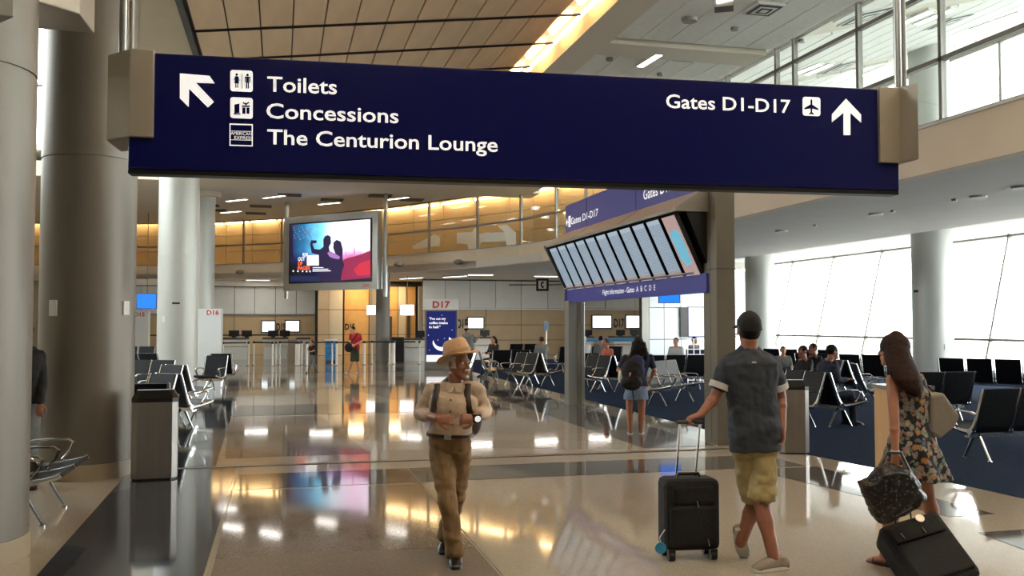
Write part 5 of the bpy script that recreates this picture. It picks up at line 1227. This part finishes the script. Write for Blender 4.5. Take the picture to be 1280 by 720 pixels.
mb = MB(); torso(mb, B.spine(), B.lat, [(-.06, .15*k, .112*k, 0), (.02, .165*k, .120*k, -.01), (.12, .150*k, .105*k, -.01)])
for sd in 'LR':
    limb(mb, [J['hi'+sd], lerp(J['hi'+sd], J['kn'+sd], .80)], [.092*k, .092*k]); mb.tube([lerp(J['hi'+sd], J['kn'+sd], .5), lerp(J['hi'+sd], J['kn'+sd], .93)], [.094*k, .098*k], 18)
remesh('shorts', mb, M['shorts'], .0075, root, 3, .012, 9)
shoe(root, J['anR'], toR, M['sneaker'], M['solew'], 1.12); upv = (Z*.75+(toL-J['anL']).normalized()*.0+AWAY*.3-RT*.1).normalized()
mb = MB()
shoe(root, J['anL'], toL, M['sneaker'], M['solew'], 1.08, up=(AWAY*.85+Z*.5+RT*.1).normalized())
mb = MB(); Pt = B.Pt
R_ = []
for z, rx, yf, yb in ((.0, .081, .03, -.108), (.03, .083, .094, -.110), (.06, .080, .090, -.108), (.09, .066, .070, -.088), (.115, .042, .04, -.055), (.128, .01, .0, -.02)):
    R_.append([Pt(rx*math.cos(2*PI*q/24), (yf+yb)/2+(yf-yb)/2*math.sin(2*PI*q/24), z+(.018*math.sin(2*PI*q/24) if z < .02 else 0)) for q in range(24)])
mb.rings(R_); fit(mb.build('cap', M['blackcloth'], None, True), root)
mb = MB(); mb.rings([[Pt(.075*math.cos(2*PI*q/20), .10+.085*math.sin(2*PI*q/20), z-.02*abs(math.cos(2*PI*q/20))) for q in range(20)] for z in (.022, .034)]); fit(mb.build('cap_peak', M['blackcloth'], None, True), root)
mb = MB(); mb.rings([[Pt(rx*math.cos(2*PI*q/20), -.02+ry*math.sin(2*PI*q/20), z) for q in range(20)] for z, rx, ry in ((-.065, .055, .058), (-.045, .068, .075), (0, .0765, .086), (.02, .078, .088))]); fit(mb.build('hair', M['hairdark'], None, True), root)
# his spinner suitcase
SB = G(861, 697); ang = -YAW+.12
sc_ = empty('suitcase', 'black upright spinner suitcase with blue round tag, held by the person in the cap', 'suitcase', SB, ang)
W, Dp, z0_, z1_ = .42, .25, .075, .60
mb = MB().bb(-W/2, -Dp/2, z0_, W/2, Dp/2, z1_); mb.build('shell', M['blackcloth'], sc_, bevel=.045)
MB().bb(-W/2+.03, -Dp/2-.022, z0_+.04, W/2-.03, -Dp/2+.02, z0_+.33).build('front_pocket', M['blackcloth'], sc_, bevel=.018); MB().bb(-W/2+.05, -Dp/2-.016, z0_+.35, W/2-.05, -Dp/2+.02, z1_-.05).build('top_pocket', M['blackcloth'], sc_, bevel=.014)
for x, z in ((.02, .45), (.10, .17)): MB().tube([(x, -Dp/2-.026, z), (x+.01, -Dp/2-.03, z-.05)], .005, 6).build('zip_pull', M['chrome'], sc_, True)
for sx_ in (-1, 1):
    for sy_ in (-1, 1):
        wo = MB().tube([(sx_*(W/2-.05)-.022, sy_*(Dp/2-.04), .036), (sx_*(W/2-.05)+.022, sy_*(Dp/2-.04), .036)], .035, 16).build('wheel', M['black'], sc_, True)
        MB().bb(sx_*(W/2-.05)-.026, sy_*(Dp/2-.04)-.025, .045, sx_*(W/2-.05)+.026, sy_*(Dp/2-.04)+.025, .085).build('wheel_fork', M['black'], wo)
MB().tube([(-.09, 0, z1_-.01), (-.08, 0, z1_+.025), (.08, 0, z1_+.025), (.09, 0, z1_-.01)], .013, 8).build('top_grip', M['black'], sc_, True)
GH = J['wrL']+(-RT*.8-Z*.25-AWAY*.1).normalized()*.085-Z*.03
inv = Matrix.LocRotScale(sc_.location, sc_.rotation_euler, None).inverted(); gl = inv @ GH
for u in (-.075, .075): MB().tube([(u, .06, z1_-.02), (gl.x+u, gl.y, gl.z)], .0085, 8).build('handle_tube', M['chrome'], sc_, True)
MB().tube([(gl.x-.095, gl.y, gl.z), (gl.x+.095, gl.y, gl.z)], .015, 10).build('handle_grip', M['black'], sc_, True)
tg = MB().tube([(-W/2-.05, -Dp/2-.02, .115), (-W/2-.05, -Dp/2-.032, .115)], .042, 20).build('luggage_tag', mat('tag_blue', '2a7fa5', .4), sc_, True); tg['label'] = 'blue round luggage tag'
MB().tube([(-W/2-.05, -Dp/2-.026, .155), (-W/2-.055, -Dp/2-.02, .19), (-W/2-.01, -Dp/2, .24)], .004, 6).build('tag_cord', M['cuff'], sc_, True)

# ------------------------------------------------ woman in the floral dress
D = 6.7
J = J_(D, dict(hd=(1117, 438, 0), nk=(1124, 468), ch=(1136, 492), wa=(1137, 530), pe=(1140, 562), shL=(1115, 476, -.06), shR=(1149, 478, .08), elL=(1118, 527, -.16), elR=(1160, 528, .16), wrL=(1119, 565, -.22), wrR=(1168, 560, .05),
    hiL=(1130, 566, -.05), hiR=(1149, 566, .05), knL=(1116, 640, -.02), knR=(1160, 622, .12), anL=(1106, 694, -.02), anR=(1172, 668, .22)))
root = empty('person', 'person with long brown hair in a black floral dress pulling a black suitcase', 'person', ground(J['pe']))
fwd = AWAY*.85-RT*.35; hf = AWAY*.55-RT*.8
B = Body(J, fwd, 1.66, .92, hf, .92); mb = MB(); B.base(mb); k = B.s
J['anL'].z = .085
hand(mb, J['wrL'], -Z*.9-RT*.05, RT*.6+AWAY*.3, 1, .9, .92); hand(mb, J['wrR'], -Z*.8-AWAY*.4, -RT, 1, .6, .92)
toL_ = G(1085, 702); foot(mb, J['anL'], toL_, .95); foot(mb, J['anR'], J['anR']+Vector((-.1, .2, -.08)), .93)
remesh('body', mb, M['skin3'] if False else M['skin1'], .0055, root, 2); eyes(B, root)
def floral():
    m = bpy.data.materials.new('floral_cloth'); m.use_nodes = True; nt = m.node_tree; b = nt.nodes['Principled BSDF']; b.inputs['Roughness'].default_value = .85
    tc = nt.nodes.new('ShaderNodeTexCoord'); dn = nt.nodes.new('ShaderNodeTexNoise'); dn.inputs['Scale'].default_value = 26; nt.links.new(tc.outputs['Object'], dn.inputs['Vector'])
    ad = nt.nodes.new('ShaderNodeVectorMath'); ad.operation = 'MULTIPLY_ADD'; nt.links.new(dn.outputs['Color'], ad.inputs[0]); ad.inputs[1].default_value = (.05, .05, .05); nt.links.new(tc.outputs['Object'], ad.inputs[2])
    v = nt.nodes.new('ShaderNodeTexVoronoi'); v.inputs['Scale'].default_value = 25; nt.links.new(ad.outputs[0], v.inputs['Vector'])
    sp = nt.nodes.new('ShaderNodeSeparateColor'); nt.links.new(v.outputs['Color'], sp.inputs[0])
    pal = nt.nodes.new('ShaderNodeValToRGB'); pal.color_ramp.interpolation = 'CONSTANT'; e = pal.color_ramp.elements
    e[0].color = hx('93857a'); e[1].position = .3; e[1].color = hx('7f8474')
    for p, c in ((.5, 'b07a3c'), (.62, 'a0706a'), (.74, 'a89c88'), (.88, '5b6170')): q = e.new(p); q.color = hx(c)
    nt.links.new(sp.outputs[0], pal.inputs[0])
    r = nt.nodes.new('ShaderNodeValToRGB'); e = r.color_ramp.elements; nt.links.new(v.outputs['Distance'], r.inputs[0])
    e[0].color = (.35, .35, .35, 1); e[1].position = .62; e[1].color = (0, 0, 0, 1)
    for p, c in ((.12, 1), (.30, .8), (.36, .25), (.42, .9), (.50, .7)): q = e.new(p); q.color = (c, c, c, 1)
    mx = nt.nodes.new('ShaderNodeMix'); mx.data_type = 'RGBA'; nt.links.new(r.outputs[0], mx.inputs[0]); mx.inputs[6].default_value = hx('0d0c10'); nt.links.new(pal.outputs[0], mx.inputs[7]); nt.links.new(mx.outputs[2], b.inputs['Base Color']); return m
M['floral'] = floral()
mb = MB()
torso(mb, B.spine(), B.lat, [(t, a, b, o) for t, a, b, o in B.tdims(.014) if .2 < t < .9]+[(.88, .145*k, .10*k, 0)])
c0, c1_, c2_ = lerp(J['pe'], J['wa'], .8), J['pe'], lerp(J['pe'], (J['knL']+J['knR'])/2, .52)+RT*.03
mb.rings([[c+B.lat*(rx*math.cos(a)*(1+fl_*math.cos(7*a)))+B.f*(ry*math.sin(a)*(1+fl_*math.cos(7*a)))+Z*0 for a in [2*PI*q/56 for q in range(56)]] for c, rx, ry, fl_ in ((c0+Z*.05, .13*k, .11*k, 0), (c0, .135*k, .115*k, .01), (lerp(c0, c1_, .5), .175*k, .15*k, .03), (c1_, .21*k, .18*k, .05), (lerp(c1_, c2_, .5), .235*k, .21*k, .07), (c2_, .262*k, .245*k, .09))])
remesh('dress', mb, M['floral'], .009, root, 2, .006, 9)
for sgn in (-1, 1):
    fit(MB().tube([J['ch']+B.lat*.07*sgn-B.f*.10-Z*.0, J['nk']+B.lat*.085*sgn-B.f*.055-Z*.035, J['nk']+B.lat*.085*sgn+B.f*.05-Z*.04, J['ch']+B.lat*.07*sgn+B.f*.11+Z*.02], .007, 6).build('dress_strap', M['blackcloth'], None, True), root)
mb = MB(); Pt = B.Pt
mb.ball(Pt(0, -.012, .03), (.088, .108, .102), 20, 12, (B.hf.cross(Z).normalized(), B.hf, Z)); mb.ball(Pt(0, -.02, .09), .06)
R_ = []
for x, y, dd_, rx, ry in ((1119, 424, 6.70, .06, .07), (1120, 434, 6.69, .092, .10), (1123, 448, 6.65, .098, .085), (1128, 462, 6.60, .112, .065), (1134, 474, 6.565, .105, .055), (1140, 485, 6.55, .075, .045), (1147, 496, 6.55, .03, .025)):
    c = AD(x, y, dd_); R_.append([c+RT*(rx*math.cos(t))+AWAY*(ry*math.sin(t)) for t in [2*PI*q/24 for q in range(24)]])
mb.rings(R_)
remesh('hair', mb, M['hairbrown'], .007, root, 3, .003, 30)
for an, to in ((J['anL'], toL_),):
    mb = MB(); base, d, l = foot(MB(), an, to, .98)
    mb.rings([[base+d*(.12+.135*math.cos(a))+l*(.043*math.sin(a))+Z*z for a in [2*PI*q/20 for q in range(20)]] for z in (0, .014)]); so2 = fit(mb.build('sandal', M['brownleather'], None, True), root)
    for t, h in ((.18, .05), (.07, .085), (.045, .13)):
        o = MB().tube([base+d*t+l*(.046*math.cos(a))+Z*(.012+(h-.012)*max(0, math.sin(a))) for a in [PI*q/8 for q in range(9)]], .006, 6).build('sandal_strap', M['brownleather'], None, True); fit(o, root)
fit(MB().tube([J['wrL']+Z*.012, J['wrL']-Z*.008], .031, 14).build('bracelet', M['cuff'], None, True), root)
# shoulder tote
tb_ = empty('tote_bag', 'taupe shoulder tote hanging behind the person in the floral dress', 'bag', AD(1178, 530, 6.72))
P = [AD(x, y, 6.72) for x, y in ((1160, 494), (1176, 490), (1197, 520), (1190, 533), (1172, 548), (1158, 540))]
MB().extr([p-AWAY*.05 for p in P], AWAY*.14).build('bag_body', mat('taupe_leather', '7d7469', .6, bump=(40, .2)), None, bevel=.02).name
o = bpy.data.objects['bag_body']; fit(o, tb_)
fit(MB().tube([AD(1163, 495, 6.7), AD(1154, 478, 6.66), AD(1147, 466, 6.72), AD(1150, 474, 6.84), AD(1172, 494, 6.8)], .008, 6).build('bag_strap', M['brownleather'], None, True), tb_)
# her tilted suitcase
SW, SH, SD_ = .42, .56, .24
cb = G(1190, 745) ; cb = Vector((G(1178, 712).x, G(1178, 712).y, .0))
tl = empty('suitcase', 'black tilted rolling suitcase pulled by the person in the floral dress', 'suitcase', (0, 0, 0))
TL, TR, BR, BL = AD(1108, 655, 6.45), AD(1181, 634, 6.5), AD(1219, 716, 6.1), AD(1140, 741, 6.05)
ex = ((TR-TL)+(BR-BL)).normalized(); ey = ((TL-BL)+(TR-BR)); ey = (ey-ex*ey.dot(ex)).normalized(); en_ = ex.cross(ey)
cc = (TL+TR+BR+BL)/4; hw_, hh_ = ((TR-TL).length+(BR-BL).length)/4, ((TL-BL).length+(TR-BR).length)/4
low = cc-ey*hh_; dz = .06-(low.z-abs(ex.z)*hw_)
Mx = Matrix((( ex.x, ey.x, en_.x, cc.x), (ex.y, ey.y, en_.y, cc.y), (ex.z, ey.z, en_.z, cc.z), (0, 0, 0, 1)))
tl.matrix_world = Mx; tl.location = cc
def tch(mb, n, m, bev=0.0, smooth=False): return mb.build(n, m, tl, smooth, bev)
tch(MB().bb(-hw_, -hh_, -.24, hw_, hh_, 0), 'shell', M['blackcloth'], .04); tch(MB().bb(-hw_+.03, -hh_+.04, -.01, hw_-.03, hh_*.25, .025), 'front_pocket', M['blackcloth'], .015); tch(MB().bb(-hw_+.04, hh_*.32, -.01, hw_-.04, hh_-.05, .02), 'top_pocket', M['blackcloth'], .012)
tch(MB().tube([(.06, hh_-.05, .022), (.06, hh_-.05, .03)], .03, 16), 'badge', M['alu'], 0, True)
for x, y in ((-hw_+.1, hh_*.55), (.03, hh_*.55)): tch(MB().tube([(x, y, .028), (x, y-.05, .03)], .006, 6), 'zip_pull', M['chrome'], 0, True)
for sx_ in (-1, 1):
    tch(MB().tube([(sx_*(hw_-.02)-.02, -hh_-.0, -.21), (sx_*(hw_-.02)+.02, -hh_, -.21)], .04, 16), 'wheel', M['black'], 0, True)
inv = Mx.inverted(); hp = inv @ (J['wrL']-Z*.09+RT*.0)
for u in (-.06, .06): tch(MB().tube([(u, hh_-.02, -.18), (hp.x+u, hp.y, hp.z)], .009, 8), 'handle_tube', M['chrome'], 0, True)
tch(MB().tube([(hp.x-.08, hp.y, hp.z), (hp.x+.08, hp.y, hp.z)], .014, 8), 'handle_grip', M['black'], 0, True)
# sequinned bag resting on the suitcase
sq = empty('glitter_bag', 'black glittering zip bag resting on the tilted suitcase', 'bag', AD(1112, 620, 6.3))
def glitter():
    m = mat('black_sequins', '101012', .4, .2); nt = m.node_tree; b = nt.nodes['Principled BSDF']; tc = nt.nodes.new('ShaderNodeTexCoord'); v = nt.nodes.new('ShaderNodeTexVoronoi'); v.inputs['Scale'].default_value = 90
    nt.links.new(tc.outputs['Object'], v.inputs['Vector']); r = nt.nodes.new('ShaderNodeValToRGB'); r.color_ramp.interpolation = 'CONSTANT'; sp = nt.nodes.new('ShaderNodeSeparateColor'); nt.links.new(v.outputs['Color'], sp.inputs[0]); nt.links.new(sp.outputs[0], r.inputs[0])
    r.color_ramp.elements[0].color = hx('0c0c0e'); r.color_ramp.elements[1].position = .88; r.color_ramp.elements[1].color = hx('4a4643'); nt.links.new(r.outputs[0], b.inputs['Base Color'])
    bp_ = nt.nodes.new('ShaderNodeBump'); bp_.inputs['Strength'].default_value = .35; nt.links.new(sp.outputs[1], bp_.inputs['Height']); nt.links.new(bp_.outputs[0], b.inputs['Normal']); return m
gm_ = glitter(); mb = MB()
out = [(1073, 602), (1084, 598), (1096, 584), (1112, 579), (1132, 584), (1146, 600), (1158, 622), (1150, 632), (1126, 646), (1102, 656), (1095, 652), (1084, 632)]
C_ = AD(1112, 618, 6.2); R_ = []
for t, sc2 in ((-.10, .45), (-.085, .8), (-.04, .97), (0, 1.0), (.04, .97), (.085, .8), (.10, .45)):
    R_.append([C_+(AD(x, y, 6.2)-C_)*sc2+AWAY*t for x, y in out])
mb.rings(R_); remesh('bag_body', mb, gm_, .009, sq, 3, .012, 14)
fit(MB().tube([AD(1100, 654, 6.16), AD(1130, 640, 6.1), AD(1157, 621, 6.16)], .006, 6).build('zip', M['chrome'], None, True), sq)
fit(MB().tube([AD(1096, 590, 6.2), AD(1108, 566, 6.3), AD(1126, 566, 6.35), AD(1140, 594, 6.25)], .012, 8).build('bag_handle', M['black'], None, True), sq)

# ------------------------------------------------ generic smaller figures
def figure(label, D, spec, fwd, H, cloth, skin='skin1', hair='hairdark', hf=None, voxel=.011, pants=None, shorts=None, sleeve=.5, shoes='blackshoe', bw=1.0, longhair=False, toes=None, name='person', skirt=None, hatm=None, group=None, infl=.02):
    J = J_(D, spec); fl = min((J[q].z for q in J), default=0)
    root = empty(name, label, 'person', ground(J['pe']), 0, group)
    B = Body(J, fwd, H, bw, hf); mb = MB(); B.base(mb); k = B.s
    for sd in 'LR':
        d = (J['wr'+sd]-J['el'+sd]); hand(mb, J['wr'+sd], d, -B.f if sd == 'L' else B.f*-1, 1, .5, k)
    remesh('body', mb, M[skin], voxel*.8, root, 1); eyes(B, root)
    mb = MB(); torso(mb, B.spine(), B.lat, [q for q in B.tdims(infl*k) if q[0] > .05])
    for sd in 'LR':
        e = [J['sh'+sd], lerp(J['sh'+sd], J['el'+sd], min(1, sleeve*2) if sleeve < .5 else 1)]
        if sleeve < .5: limb(mb, e, [.060*k, .058*k])
        elif sleeve == .5: limb(mb, [J['sh'+sd], lerp(J['sh'+sd], J['el'+sd], .7)], [.060*k, .058*k])
        else: limb(mb, [J['sh'+sd], J['el'+sd], lerp(J['el'+sd], J['wr'+sd], .9)], [.060*k, .054*k, .042*k])
    remesh('top', mb, M[cloth], voxel, root, 3, .008*k, 9)
    if 'hiL' in J and (pants or shorts or skirt):
        mb = MB(); torso(mb, B.spine(), B.lat, [(-.04, .14*k, .105*k, 0), (.05, .166*k*bw, .122*k, -.01), (.2, .16*k*bw, .118*k, 0)])
        for sd in 'LR':
            if pants: limb(mb, [J['hi'+sd], J['kn'+sd], J['an'+sd]], [.096*k, .070*k, .056*k])
            elif shorts: limb(mb, [J['hi'+sd], lerp(J['hi'+sd], J['kn'+sd], .9)], [.098*k, .088*k])
        if skirt:
            c = lerp((J['hiL']+J['hiR'])/2, (J['knL']+J['knR'])/2, .42); mb.rings([[q+B.lat*(a_*math.cos(t))+B.f*(b_*math.sin(t)) for t in [2*PI*w_/24 for w_ in range(24)]] for q, a_, b_ in ((J['pe']+Z*.1, .155*k, .12*k), (J['pe'], .19*k, .15*k), (c, .215*k, .17*k))])
        remesh('trousers' if pants else ('skirt' if skirt else 'shorts'), mb, M[pants or shorts or skirt], voxel, root, 2, .008*k, 9)
    if toes:
        for sd, t in zip('LR', toes):
            if t is not None: shoe(root, J['an'+sd], t, M[shoes], M['solew'] if shoes != 'blackshoe' else M['black'], k, voxel=max(.008, voxel*.8))
    if hair:
        mb = MB(); Pt = B.Pt; ax = (B.hf.cross(Z).normalized(), B.hf, Z)
        mb.ball(Pt(0, -.018, .035), (.084*k, .100*k, .095*k), 16, 10, ax)
        if longhair:
            for q in range(5): u = (q-2)/2; mb.tube([Pt(.06*u, -.05, .03), Pt(.075*u, -.09, -.08), Pt(.11*u, -.09, -.2), Pt(.09*u, -.08, -.31)], [.055*k, .065*k, .06*k, .03*k], 8)
        remesh('hair', mb, M[hair], voxel, root, 2, .008*k, 20)
    if hatm:
        mb = MB(); Pt = B.Pt; mb.rings([[Pt(rx*math.cos(t), -.01+ry*math.sin(t), z) for t in [2*PI*w_/20 for w_ in range(20)]] for z, rx, ry in ((.05, .13, .145), (.058, .13, .145), (.062, .088, .105), (.11, .082, .098), (.14, .06, .075), (.15, .02, .03))]); fit(mb.build('hat', M[hatm], None, True), root)
    return root, B, J
# girl with backpack, seen from behind
D = 14.45
root, B, J = figure('person with dark hair, navy shirt and denim skirt, seen from behind with a backpack', D, dict(hd=(798, 430), nk=(798, 441), ch=(797, 456), wa=(795, 474), pe=(795, 487), shL=(782, 447), shR=(813, 447), elL=(773, 463, -.1), elR=(818, 463, -.05), wrL=(784, 467, -.32), wrR=(812, 476, .25), hiL=(788, 488), hiR=(802, 488), knL=(787, 515), knR=(802, 515), anL=(788, 539), anR=(801, 539)), AWAY, 1.62, 'navy', 'skin1', 'hairdark', bw=1.12, skirt='denim', longhair=True, voxel=.010, shoes='sneaker', toes=(G(788, 541), G(802, 541)))
bp = empty('backpack', 'black and blue backpack on the person in the denim skirt', 'backpack', AD(789, 465, 14.2))
mb = MB(); ax = (RT, AWAY, Z); mb.ball(AD(790, 468, 14.18), (.19, .13, .24), 18, 12, ax); mb.ball(AD(789, 478, 14.1), (.17, .10, .13), 14, 10, ax); remesh('pack', mb, M['blackcloth'], .013, bp, 3, .012)
mb = MB(); mb.ball(AD(796, 454, 14.20), (.12, .06, .13), 14, 10, ax); mb.ball(AD(799, 463, 14.16), (.09, .07, .10), 12, 8, ax); remesh('top_pouch', mb, mat('pack_blue', '101c48', .7), .013, bp, 2)
mb = MB(); mb.ball(AD(776, 471, 14.17), (.045, .06, .10), 12, 8, ax); remesh('side_pouch', mb, M['cuff'], .013, bp, 2)
for u in (-.1, .1): fit(MB().tube([AD(790, 452, 14.2)+RT*u, J['nk']+RT*u-AWAY*.06, J['nk']+RT*u+AWAY*.08-Z*.03, J['ch']+RT*u*1.3+AWAY*.12-Z*.1], .022, 6, flat=(1, .4), ref=RT).build('strap', M['blackcloth'], None, True), bp)
fit(MB().tube([AD(790, 484, 14.1), AD(792, 500, 14.1), AD(791, 517, 14.1)], .010, 6).build('loose_strap', M['blackcloth'], None, True), bp)
# man in red
D = 33.3
root, B, J = figure('person in a red shirt and dark shorts with a shoulder bag, walking by the barriers', D, dict(hd=(440.5, 412), nk=(442, 416.5), ch=(443.5, 423), wa=(443.5, 431), pe=(443.5, 437.5), shR=(438.5, 418.5), shL=(449.5, 418.5), elR=(437.5, 427, -.1), elL=(452, 427, -.1), wrR=(440, 431, -.3), wrL=(444, 430.5, -.3), hiR=(441.5, 438), hiL=(446, 438), knR=(440.5, 451), knL=(446.5, 451), anR=(435.5, 463.5, 0), anL=(449, 463.5, .1)), -AWAY*.7-RT*.6, 1.75, 'redshirt', 'skin3', 'hairdark', bw=1.25, shorts='olive', voxel=.018, shoes='sneaker', toes=(G(446, 466.2), G(432, 466.5)))
sb = empty('shoulder_bag', 'black shoulder bag with pale edge on the person in red', 'bag', AD(436, 434, 33.0)); mb = MB(); mb.ball(AD(436.3, 434.5, 33.0), (.17, .09, .17), 14, 10, (RT, AWAY, Z)); remesh('bag_body', mb, M['blackcloth'], .018, sb, 2)
fit(MB().tube([AD(437.5, 430, 33.0), AD(442, 423, 32.95), AD(447, 416.5, 33.1), AD(447.5, 420, 33.5), AD(441, 432, 33.5)], .02, 6).build('bag_strap', M['blackcloth'], None, True), sb)
# boy
D = 33.6
figure('small person in black top, blue cap and grey trousers beside the stanchions', D, dict(hd=(389.3, 428.3), nk=(390, 431.5), ch=(390.5, 435.5), wa=(390.5, 441), pe=(390.5, 445), shR=(387.5, 433), shL=(393.5, 433), elR=(386, 438, -.05), elL=(392.5, 438.5, -.1), wrR=(384.5, 436, -.25), wrL=(388, 439.5, -.25), hiR=(389.5, 446), hiL=(392, 446), knR=(387.5, 455), knL=(392.5, 455), anR=(385.5, 464.5, 0), anL=(396, 463.5, .1)), -AWAY*.5-RT*.8, 1.22, 'blackcloth', 'skin3', 'hairdark', pants='greyc', voxel=.016, toes=(G(394, 466.2), G(383, 467)), hatm=None)
# person in white hat at the counter, seen from behind
D = 34.0
figure('person in a white hat and grey top seen from behind, right of the moon poster', D, dict(hd=(583, 412), nk=(584, 417), ch=(585, 424), wa=(586, 433), pe=(586, 440), shL=(579.5, 419), shR=(591, 419), elL=(578, 428), elR=(594, 427), wrL=(580, 434, .2), wrR=(597, 422, .3), hiL=(583.5, 441), hiR=(588.5, 441), knL=(583.5, 452, .05), knR=(588.5, 452), anL=(583, 462), anR=(589, 462)), AWAY, 1.72, 'greyc', 'skin1', 'hairdark', bw=1.15, pants='blackcloth', voxel=.018, hatm='cuff', sleeve=1.0, toes=(G(583, 463.5), G(589.5, 463.5)))
# seated people (pelvis on the seats)
def sitter(label, px, hy, dep, rz, cloth, skin='skin1', hair='hairdark', seat=.45, lean=0.0, pants='denimdark', H=1.7, hatm=None, longhair=False, bw=1.0, voxel=.017):
    """seated figure placed by plan position; faces rz (0 = towards -y)"""
    f = Vector((math.sin(rz), -math.cos(rz), 0)); r = f.cross(Z); k = H/1.75
    hd = AD(px, hy, dep); pe = Vector((hd.x, hd.y, seat+.12))-f*.02-f*lean
    up = (Z+f*lean*1.2).normalized(); J = {}
    J['pe'] = pe; J['wa'] = pe+up*.17*k; J['ch'] = pe+up*.33*k; J['nk'] = pe+up*.52*k; J['hd'] = J['nk']+up*.155*k+f*.03
    for sd, q in (('R', 1), ('L', -1)):
        J['sh'+sd] = pe+up*.48*k+r*.17*k*q; J['el'+sd] = J['sh'+sd]-up*.27*k+f*.08+r*.04*q; J['wr'+sd] = J['el'+sd]+f*.22*k-r*.06*q+Z*.02
        J['hi'+sd] = pe+r*.09*q-Z*.02; J['kn'+sd] = pe+f*.43*k+r*.11*q; J['an'+sd] = J['kn'+sd]+f*.04-Z*(seat+.04)
        J['kn'+sd].z = max(seat+.08, .3)
    spec = None
    root = empty('person', label, 'person', ground(J['pe'])); B = Body(J, f, H, bw, f); mb = MB(); B.base(mb)
    for sd in 'LR': hand(mb, J['wr'+sd], f, -Z, 1, .4, k)
    remesh('body', mb, M[skin], .014, root, 1); eyes(B, root)
    mb = MB(); torso(mb, B.spine(), B.lat, [q for q in B.tdims(.022) if q[0] > .05])
    for sd in 'LR': limb(mb, [J['sh'+sd], J['el'+sd], lerp(J['el'+sd], J['wr'+sd], .8)], [.060*k, .054*k, .044*k])
    remesh('top', mb, M[cloth], voxel, root, 3, .008, 9)
    mb = MB(); torso(mb, B.spine(), B.lat, [(-.04, .14*k, .105*k, 0), (.05, .166*k*bw, .122*k, -.01), (.2, .16*k*bw, .118*k, 0)])
    for sd in 'LR': limb(mb, [J['hi'+sd], J['kn'+sd], J['an'+sd]], [.092*k, .070*k, .054*k])
    remesh('trousers', mb, M[pants], voxel, root, 2, .008, 9)
    for sd in 'LR':
        an = J['an'+sd]; shoe(root, an, Vector((an.x, an.y, .0))+f*.19, M['blackshoe'], M['black'], k, voxel=.012)
    mb = MB(); Pt = B.Pt; mb.ball(Pt(0, -.018, .035), (.084*k, .100*k, .095*k), 16, 10, (r, f, Z))
    if longhair:
        for q in range(4): u = (q-1.5)/1.5; mb.tube([Pt(.06*u, -.05, .03), Pt(.075*u, -.08, -.08), Pt(.08*u, -.07, -.22)], [.05*k, .05*k, .02*k], 8)
    if hatm: remesh('hair', mb, M[hatm], voxel, root, 2)
    else: remesh('hair', mb, M[hair], voxel, root, 2, .006, 20)
    return root, B, J
sitter('person in a dark suit slumped on the seats right of the right bin', 1042, 451, 15.9, R(90), 'denimdark', 'skin2', lean=.18, bw=1.35, pants='denimdark', H=1.85)
sitter('dark clothed person sitting beyond the slumped person, nearer one', 1003, 447, 17.5, R(-85), 'blackcloth', 'skin2', lean=.05)
sitter('dark clothed person sitting beyond the slumped person, farther one', 1015, 444, 19.5, R(-85), 'blackcloth', 'skin2', lean=.1)
sitter('small person with dark hair near the left window column', 979, 440, 21.5, R(-20), 'greyc', 'skin3', H=1.45)
sitter('person with a face seen over the seats right of the straw hat', 617, 436, 30.8, R(-60), 'blackcloth', 'skin3', longhair=True)
sitter('person with reddish hair behind the seat backs left of the silver post', 677, 434, 29.8, R(180), 'greyc', 'skin1', 'hairbrown')
sitter('person in a white cap right of the silver post', 730, 433, 31.0, R(180), 'cuff', 'skin3', hatm='cuff')
sitter('person with dark head beside the one in the white cap', 751, 435, 31.5, R(170), 'greyc', 'skin1')
sitter('person in orange top sitting left of the girl with the backpack', 757, 441, 25.0, R(-70), 'orange', 'skin1', lean=.1)
sitter('person in a pale top sitting behind the glossy seats', 845, 435, 27.0, R(-40), 'cuff', 'skin3')
sitter('person with pale face behind the wire rack', 868, 437, 29.0, R(20), 'greyc', 'skin3', 'hairbrown')
D = 9.9
figure('dark clothed standing figure in the gap between the two foreground columns', D, dict(hd=(30, 418), nk=(31, 433), ch=(32, 458), wa=(33, 488), pe=(33, 512), shR=(50, 444, .05), shL=(14, 444, -.05), elR=(53, 478), elL=(9, 478), wrR=(50, 505, -.1), wrL=(12, 505, -.1), hiR=(40, 513), hiL=(27, 513), knR=(40, 556), knL=(27, 556), anR=(40, 597), anL=(27, 597)), -AWAY, 1.75, 'blackcloth', 'skin2', 'hairdark', pants='greyc', voxel=.012, sleeve=1.0, toes=(G(27, 613), G(40, 613)))
